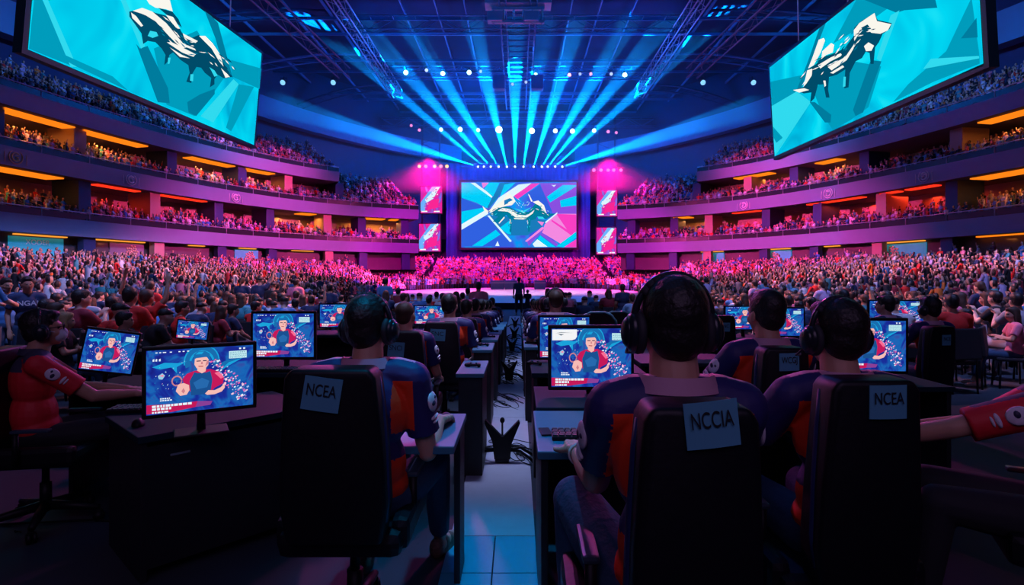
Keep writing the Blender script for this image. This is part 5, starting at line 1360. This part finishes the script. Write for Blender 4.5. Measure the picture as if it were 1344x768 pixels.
# right side
desk('black desk with teal edge just right of the aisle before the large player', .08, .98, 2.34, 3.05, .78, top=ctop)
desk('black desk under the big right monitor', .10, 1.02, 3.12, 3.72, .78)
monitor('big monitor right of the aisle showing a player and a white box in the corner', XY(776, 3.42), 3.42, .815, R(1), .515, .39, 0, 1, True)
keyboard('black keyboard under the hand of the large right player', .37, 2.55, .781, R(-2))
mouse('black mouse right of the keyboard of the large player', .68, 2.52, .781)
g = MB(); g.box((0, 0, .004), (.05, .12, .008), bev=.003); o = g.build('phone', blackm); o.location = (.125, 2.62, .781); o.rotation_euler = (0, 0, .1); tag(o, 'dark phone at the aisle edge of the right desk', 'phone')
desk('black desk row behind the big right monitor', .10, .95, 4.22, 4.9, .78)
monitor('monitor showing only its top strip behind the big right monitor', XY(741, 4.75), 4.75, .80, 0, .44, .375)
desk('dark desk under the monitor hidden by the large headset', 1.05, 2.0, 4.9, 5.5, .75)
monitor('monitor right behind the head of the large right player', XY(905, 5.2), 5.2, .81, 0, .54, .30)
desk('dark desk under the right monitor whose right half shows', 2.05, 2.95, 3.85, 4.5, .75)
monitor('large right monitor beside the round headset, right half showing', XY(1142, 4.08), 4.08, .80, R(-5), .52, .40)
desk('dark desk far right with the two small monitors', 2.3, 3.35, 6.3, 7.4, .74)
monitor('small monitor left of the bareheaded right player', XY(978, 7.1), 7.1, .82, 0, .52, .31)
monitor('small monitor right of the bareheaded right player', XY(1027, 6.5), 6.5, .80, R(-4), .50, .345)
desk('dark desk under the wide monitor near the right crowd', 4.5, 5.7, 7.9, 8.6, .72)
monitor('wide monitor before the right crowd behind a short haired player', XY(1177, 8.1), 8.1, .80, R(-6), .78, .36)
desk('dark table at the right edge under the red sleeve', 1.28, 1.62, 2.55, 3.1, .74)
g = MB(); g.box((0, 0, .003), (.28, .3, .006), bev=.002); o = g.build('mouse_mat', mat('speckled_mat', (.03, .05, .07), .9, var=.6, scale=150)); o.location = (1.45, 2.8, .741); tag(o, 'dark speckled mouse mat under the red sleeved arm at the right', 'mat')

# ---- consoles beside the aisle
def console(label, x0, x1, y0, y1, zt=.78, group=None):
    cy = (y0+y1)/2; f = floorz(cy); t = thing('console', label, 'cabinet', ((x0+x1)/2, cy, f), 0, group); h = zt
    g = MB(); g.box((0, 0, h-.015), (x1-x0, y1-y0, .03), bev=.005); g.build('top', ctop, t)
    g = MB(); g.box((0, .02, (h-.03)/2), (x1-x0-.03, y1-y0-.06, h-.03), bev=.006); g.build('body', dpan, t)
    return t
t = thing('side_table', 'small teal topped table beside the left headset player at the aisle', 'table', (-.40, 2.70, 0))
g = MB(); g.box((0, 0, .7625), (.26, .58, .035), bev=.006); g.build('table_top', ctop, t)
g = MB(); g.box((.105, .17, .37), (.03, .22, .74), bev=.004); g.build('side_panel', dpan, t)
mouse('black mouse under the hand of the left headset player', -.36, 2.86, .781)
lc = [console('low black console beside the aisle, left side, nearest', -.46, -.25, 4.2, 4.85, .78)]
for k, y in enumerate((5.55, 7.0, 8.4, 9.8, 11.2, 12.6)): console('black console beside the aisle, left side, farther row', -.45, -.25+.0*k, y, y+.6, .78, 'left aisle consoles')
for k, y in enumerate((5.8, 7.3, 8.8, 10.3, 11.8)): console('black console beside the aisle, right side, farther row', .06, .20, y, y+.6, .78, 'right aisle consoles')
r2 = random.Random(4)
for y, sx in ((4.4, -1), (5.75, -1), (7.2, -1), (8.6, -1), (4.5, 1), (6., 1), (7.5, 1), (9.0, 1)):
    t = thing('game_controller', 'dark controller lying on a console top beside the aisle, %s' % ('left' if sx < 0 else 'right'), 'controller', ((-.35 if sx < 0 else .14), y+.12, floorz(y+.25)*(1 if y > 5 else 0)+.785), r2.uniform(-.5, .5), 'controllers %s of the aisle' % ('left' if sx < 0 else 'right'), .9)
    g = MB(); g.box((0, 0, .012), (.10, .05, .02), bev=.009)
    for x in (-1, 1): g.tube([(x*.045, 0, .012), (x*.062, -.045, .014)], [.02, .014], 8)
    g.build('case', blackm, t); g = MB()
    for x in (-.025, .025): g.tube([(x, -.008, .02), (x, -.008, .034)], .008, 8)
    g.build('stick', armm, t)
# ---- V shaped stands on the aisle with curled cables
def vstand_meshes():
    g = MB(); g.prism([(-.055, .03), (.058, .03), (.068, .14), (.128, .285), (.118, .30), (.012, .19), (-.002, .185), (-.115, .305), (-.128, .295), (-.068, .15)], .05, 0, (0, -.025, 0)); a = g.mesh('v_plate', blackm)
    legs = []
    for sx in (-1, 1):
        for y in (-.03, .12):
            g = MB(); g.tube([(sx*.04, 0, .09), (sx*.13, y*.6, .085), (sx*.225, y, .016)], [.012, .010, .012], 6); g.ell((sx*.225, y, .014), (.018, .018, .013), 8, 5); legs.append(g.mesh('leg', blackm))
    g = MB(); g.tube([(0, .06, 0.02), (0, .06, .27)], .007, 6); g.ell((0, .06, .285), (.018, .018, .022), 10, 6); m = g.mesh('microphone', blackm)
    g = MB(); g.box((0, .03, .02), (.10, .12, .03), bev=.01); b = g.mesh('base', blackm)
    g = MB(); g.tube([(.27*math.cos(math.pi*i/14), .10+.20*math.sin(math.pi*i/14), .012+.02*math.sin(math.pi*i/14)) for i in range(15)], .006, 6); h = g.mesh('cable_hoop', blackm)
    return a, legs, m, b, h
VS = vstand_meshes()
def cable(label, cx, cy, n, rx, ry, seed, grp='cable tangles on the aisle', r=.004):
    rr = random.Random(seed); f = floorz(cy)+.018; ps = []
    for k in range(n*10+1):
        a = 2*math.pi*k/10; q = .55+.45*math.sin(a*.37+seed); ps.append((cx+rx*q*math.cos(a)+rr.uniform(-.2, .2)*rx*.4, cy+ry*q*math.sin(a*.93)+rr.uniform(-.2, .2)*ry*.4, f+.012*(k % 7)/7))
    ps = [tuple(v) for v in ps]; out = []
    for i in range(len(ps)-1):
        p0 = V3(ps[max(i-1, 0)]); p1 = V3(ps[i]); p2 = V3(ps[i+1]); p3 = V3(ps[min(i+2, len(ps)-1)])
        for t in (0, .33, .66): out.append(.5*((2*p1)+(p2-p0)*t+(2*p0-5*p1+4*p2-p3)*t*t+(3*p1-p0-3*p2+p3)*t**3))
    g = MB(); g.tube(out, r, 5); tag(g.build('cable', blackm), label, 'cable', grp)
for k, (px, Y, sc) in enumerate(((659, 4.55, 1.12), (668, 8.9, 1.05), (672, 13.9, 1.1), (675, 16.8, 1.1), (676, 20.5, 1.1))):
    lab = ['black V shaped stand on legs standing in the aisle, nearest the camera', 'black V shaped stand in the aisle, second from the camera', 'small black V shaped stand in the aisle, third from the camera'][k] if k < 3 else 'tiny dark V shaped stand far along the aisle'
    t = thing('v_stand', lab, 'stand', (XY(px, Y), Y, floorz(Y)+.013), 0, None if k < 3 else 'far aisle stands', sc)
    link('v_plate', VS[0], t); link('microphone', VS[2], t); link('base', VS[3], t); link('cable_hoop', VS[4], t)
    for l in VS[1]: link('leg', l, t)
cable('tangled black cable on the right side of the nearest aisle stand', .0, 4.75, 5, .10, .28, 1)
cable('thin black cable looped behind the nearest aisle stand', -.13, 5.05, 2, .24, .16, 2, 'looped cable behind stand')
for k, y in enumerate((6.8, 8.7, 9.6, 11.0, 12.4, 13.6, 15, 16.6)):
    for i in range(2): cable('thin dark cable tangled on the pale aisle farther away', -.14+.1*(i-.5), y+.3*i, 4, .20, .42, k*3+i+5, 'tangled cables far along the aisle', .005)
cable('thin black cable crossing the dark floor at the left edge', -2.9, 3.3, 1, .05, .02, 3, 'floor cable left', .004)
g = MB(); g.tube([(-3.9, 3.48, .006), (-3.2, 3.42, .006), (-2.6, 3.5, .006), (-2.0, 3.42, .006)], .007, 6); tag(g.build('floor_cable', blackm), 'long black cable lying straight across the floor at the lower left', 'cable')
# ---- stage people and equipment
t = person_root(NEAR['standing with arms down'], 'performer', 'person in a blue suit standing before the stage in line with the aisle', (XY(681, 27), 27, -.35), 0, 1.03, None, {'shirt': mat('steel_blue_suit', (.12, .25, .50), .7)})
t = person_root(NEAR['standing with arms folded'], 'referee', 'tiny person standing just right of the blue suited person before the stage', (XY(692, 27), 26, -.35), .3, .7, None, {'shirt': SHM['navy']})
for x0, x1, lab in ((644, 662, 'left'), (662, 679, 'middle'), (701, 716, 'right')):
    a = P(x0, 384, 62); b = P(x1, 373, 62); t = thing('equipment_case', 'dark blue equipment case on the stage, %s of the three' % lab, 'case', ((a.x+b.x)/2, 62, 0))
    w_, h_ = b.x-a.x-.05, .95
    g = MB(); g.box((0, 0, .05+h_/2), (w_, .9, h_), bev=.05); g.build('case_body', mat('case_blue', (.06, .10, .24), .5), t)
    g = MB(); g.box((0, 0, .05+h_*.72), (w_+.03, .93, .05)); g.build('latch_band', railm, t)
    for sx in (-1, 1):
        g = MB(); g.ell((sx*w_*.4, 0, .05), (.05, .05, .05), 8, 6); g.build('wheel', blackm, t)
# seats under near seated spectators
k = 0
for q, rz, zone, side in near_list:
    pass
# ================================================================ LIGHTING
def area(loc, aim, e, col, sx, sy, name='area_light', spread=180):
    l = bpy.data.lights.new(name, 'AREA'); l.shape = 'RECTANGLE'; l.size = sx; l.size_y = sy; l.energy = e; l.color = col; l.spread = R(spread)
    o = link(name, l); o.location = loc; o.rotation_euler = (Vector(aim)-Vector(loc)).to_track_quat('-Z', 'Y').to_euler(); return o
def point(loc, e, col, r, name='point_light'):
    l = bpy.data.lights.new(name, 'POINT'); l.energy = e; l.color = col; l.shadow_soft_size = r
    o = link(name, l); o.location = loc; return o

# magenta washes on the far stand, from added spots hanging below the haze
spot((-12, 56, 13.5), (-15, 82, 2), 36000, (1., .0, .5), 50, .8, .6, 'pink_wash'); spot((12, 56, 13.5), (15, 82, 2), 36000, (1., .02, .5), 50, .8, .6, 'pink_wash')
spot((0, 52, 14), (0, 83, 2), 40000, (1., .0, .55), 44, .8, .6, 'pink_wash')
for x in (-13.8, 14.0):
    spot((x, 89.4, 17.6), (x*1.02, 83, 0), 60000, (1., .0, .38), 34, .8, .3, 'pink_down')
    spot((x, 88.2, 19.6), (x, 87.2, 10), 80000, (1., .0, .30), 130, .9, .5, 'pink_glow')
for s in (-1, 1):
    # rose wash on the lower side stands and galleries, from added mid-air spots
    spot((s*-8, 50, 12), (s*23, 62, 0), 150000, (1., .06, .42), 56, .9, .6, 'rose_wash')
    spot((s*2, 26, 22), (s*26, 36, 2), 60000, (1., .30, .45), 60, .9, .8, 'mixed_wash')
    spot((s*2, 28, 22), (s*34, 40, 11), 26000, (.10, .30, 1.), 70, .9, .8, 'blue_wash')
    spot((s*2, 12, 21), (s*36, 38, 9.5), 30000, (.16, .34, 1.), 44, .9, .8, 'fascia_blue')
    spot((s*6, 46, 13), (s*33, 62, 24), 34000, (.0, .30, 1.), 46, .9, .8, 'ring_blue')
    spot((s*4, 5, 20), (s*14, 15, 0), 17000, (.30, .38, 1.), 70, .9, .8, 'near_wash')
    spot((s*2, 20, 9), (s*11, 12.5, .5), 10000, (1., .28, .30), 75, .9, .5, 'near_rose')
    spot((s*-4, 52, 12), (s*32, 67, 17.5), 60000, (1., .05, .40), 26, .9, .6, 'upper_pink')
# stage light
spot((0, 50, 27), (0, 52, 0), 40000, (1., .50, .68), 42, .6, .5, 'stage_wash')
# blue light on the roof steel and in the haze
for x, y, e in ((-13, 60, 2400), (13, 60, 2400), (-7, 86, 9000), (7, 86, 9000)):
    point((x, y, 22), e, (.0, .16, 1.), 1.0, 'roof_blue')
for x in (-6, 6): spot((x, 86, 20), (x, 97, 11), 9000, (.12, .08, 1.), 100, .9, .6, 'curtain_blue')
for x in (-8, 8): point((x, 36, 22), 1500, (.0, .16, 1.), 1.0, 'roof_blue_near')
# players: cool blue top light and pink kicker from the stage side
area((-.5, 4.5, 9), (0, 3.5, 0), 26, (.10, .30, 1.), 5, 5, 'blue_top')
spot((-.1, 5.1, 9), (-.15, 5.6, 0), 2600, (.46, .54, 1.), 27, .9, .4, 'aisle_white'); spot((-.1, 10, 9), (-.15, 11, 0), 2600, (.46, .54, 1.), 30, .9, .4, 'aisle_white')
spot((-.13, 2.4, 9), (-.14, 2.75, 0), 2100, (.0, .46, 1.), 15, .9, .2, 'aisle_blue')
spot((5, 20, 9), (1.5, 2.5, 1), 2400, (1., .08, .45), 30, .7, .4, 'pink_rim'); spot((-5, 20, 9), (-1.5, 3, 1), 2400, (1., .10, .5), 30, .7, .4, 'pink_rim')
area((0, -3, 5), (0, 3, 1), 58, (.74, .46, 1.), 6, 3, 'rear_fill')  # violet fill added behind the camera to brighten the players' backs
# haze under the stage roof, lit by the lamps inside it
for y0, y1, f in ((54, 60, .18), (60, 66, .4), (66, 73, .7), (73, 101.5, 1.)):
    hz = bpy.data.materials.new('stage_haze'); hz.use_nodes = True; nt = hz.node_tree; nt.nodes.remove(nt.nodes['Principled BSDF'])
    vs = nt.nodes.new('ShaderNodeVolumeScatter'); vs.inputs['Density'].default_value = HAZE_D*f; vs.inputs['Color'].default_value = (1, 1, 1, 1); vs.inputs['Anisotropy'].default_value = .35
    nt.links.new(vs.outputs[0], nt.nodes['Material Output'].inputs['Volume'])
    g = MB(); g.box((0, (y0+y1)/2, 22), (88, y1-y0-.02, 15)); tag(g.build('haze', hz), 'thin haze hanging under the roof around the stage beams', 'haze', 'stage haze', kind='stuff')
w = bpy.data.worlds.new('world'); SC.world = w; w.use_nodes = True
w.node_tree.nodes['Background'].inputs[0].default_value = (.02, .05, .3, 1); w.node_tree.nodes['Background'].inputs[1].default_value = .12
cy = SC.cycles
cy.use_denoising = True
try: cy.denoiser = 'OPENIMAGEDENOISE'; cy.denoising_input_passes = 'RGB_ALBEDO_NORMAL'
except Exception: pass
cy.max_bounces = 4; cy.diffuse_bounces = 2; cy.glossy_bounces = 2; cy.transmission_bounces = 2; cy.volume_bounces = 0; cy.transparent_max_bounces = 4
cy.sample_clamp_indirect = 4; cy.sample_clamp_direct = 0; cy.use_light_tree = True; cy.caustics_reflective = False; cy.caustics_refractive = False
cy.volume_step_rate = 1
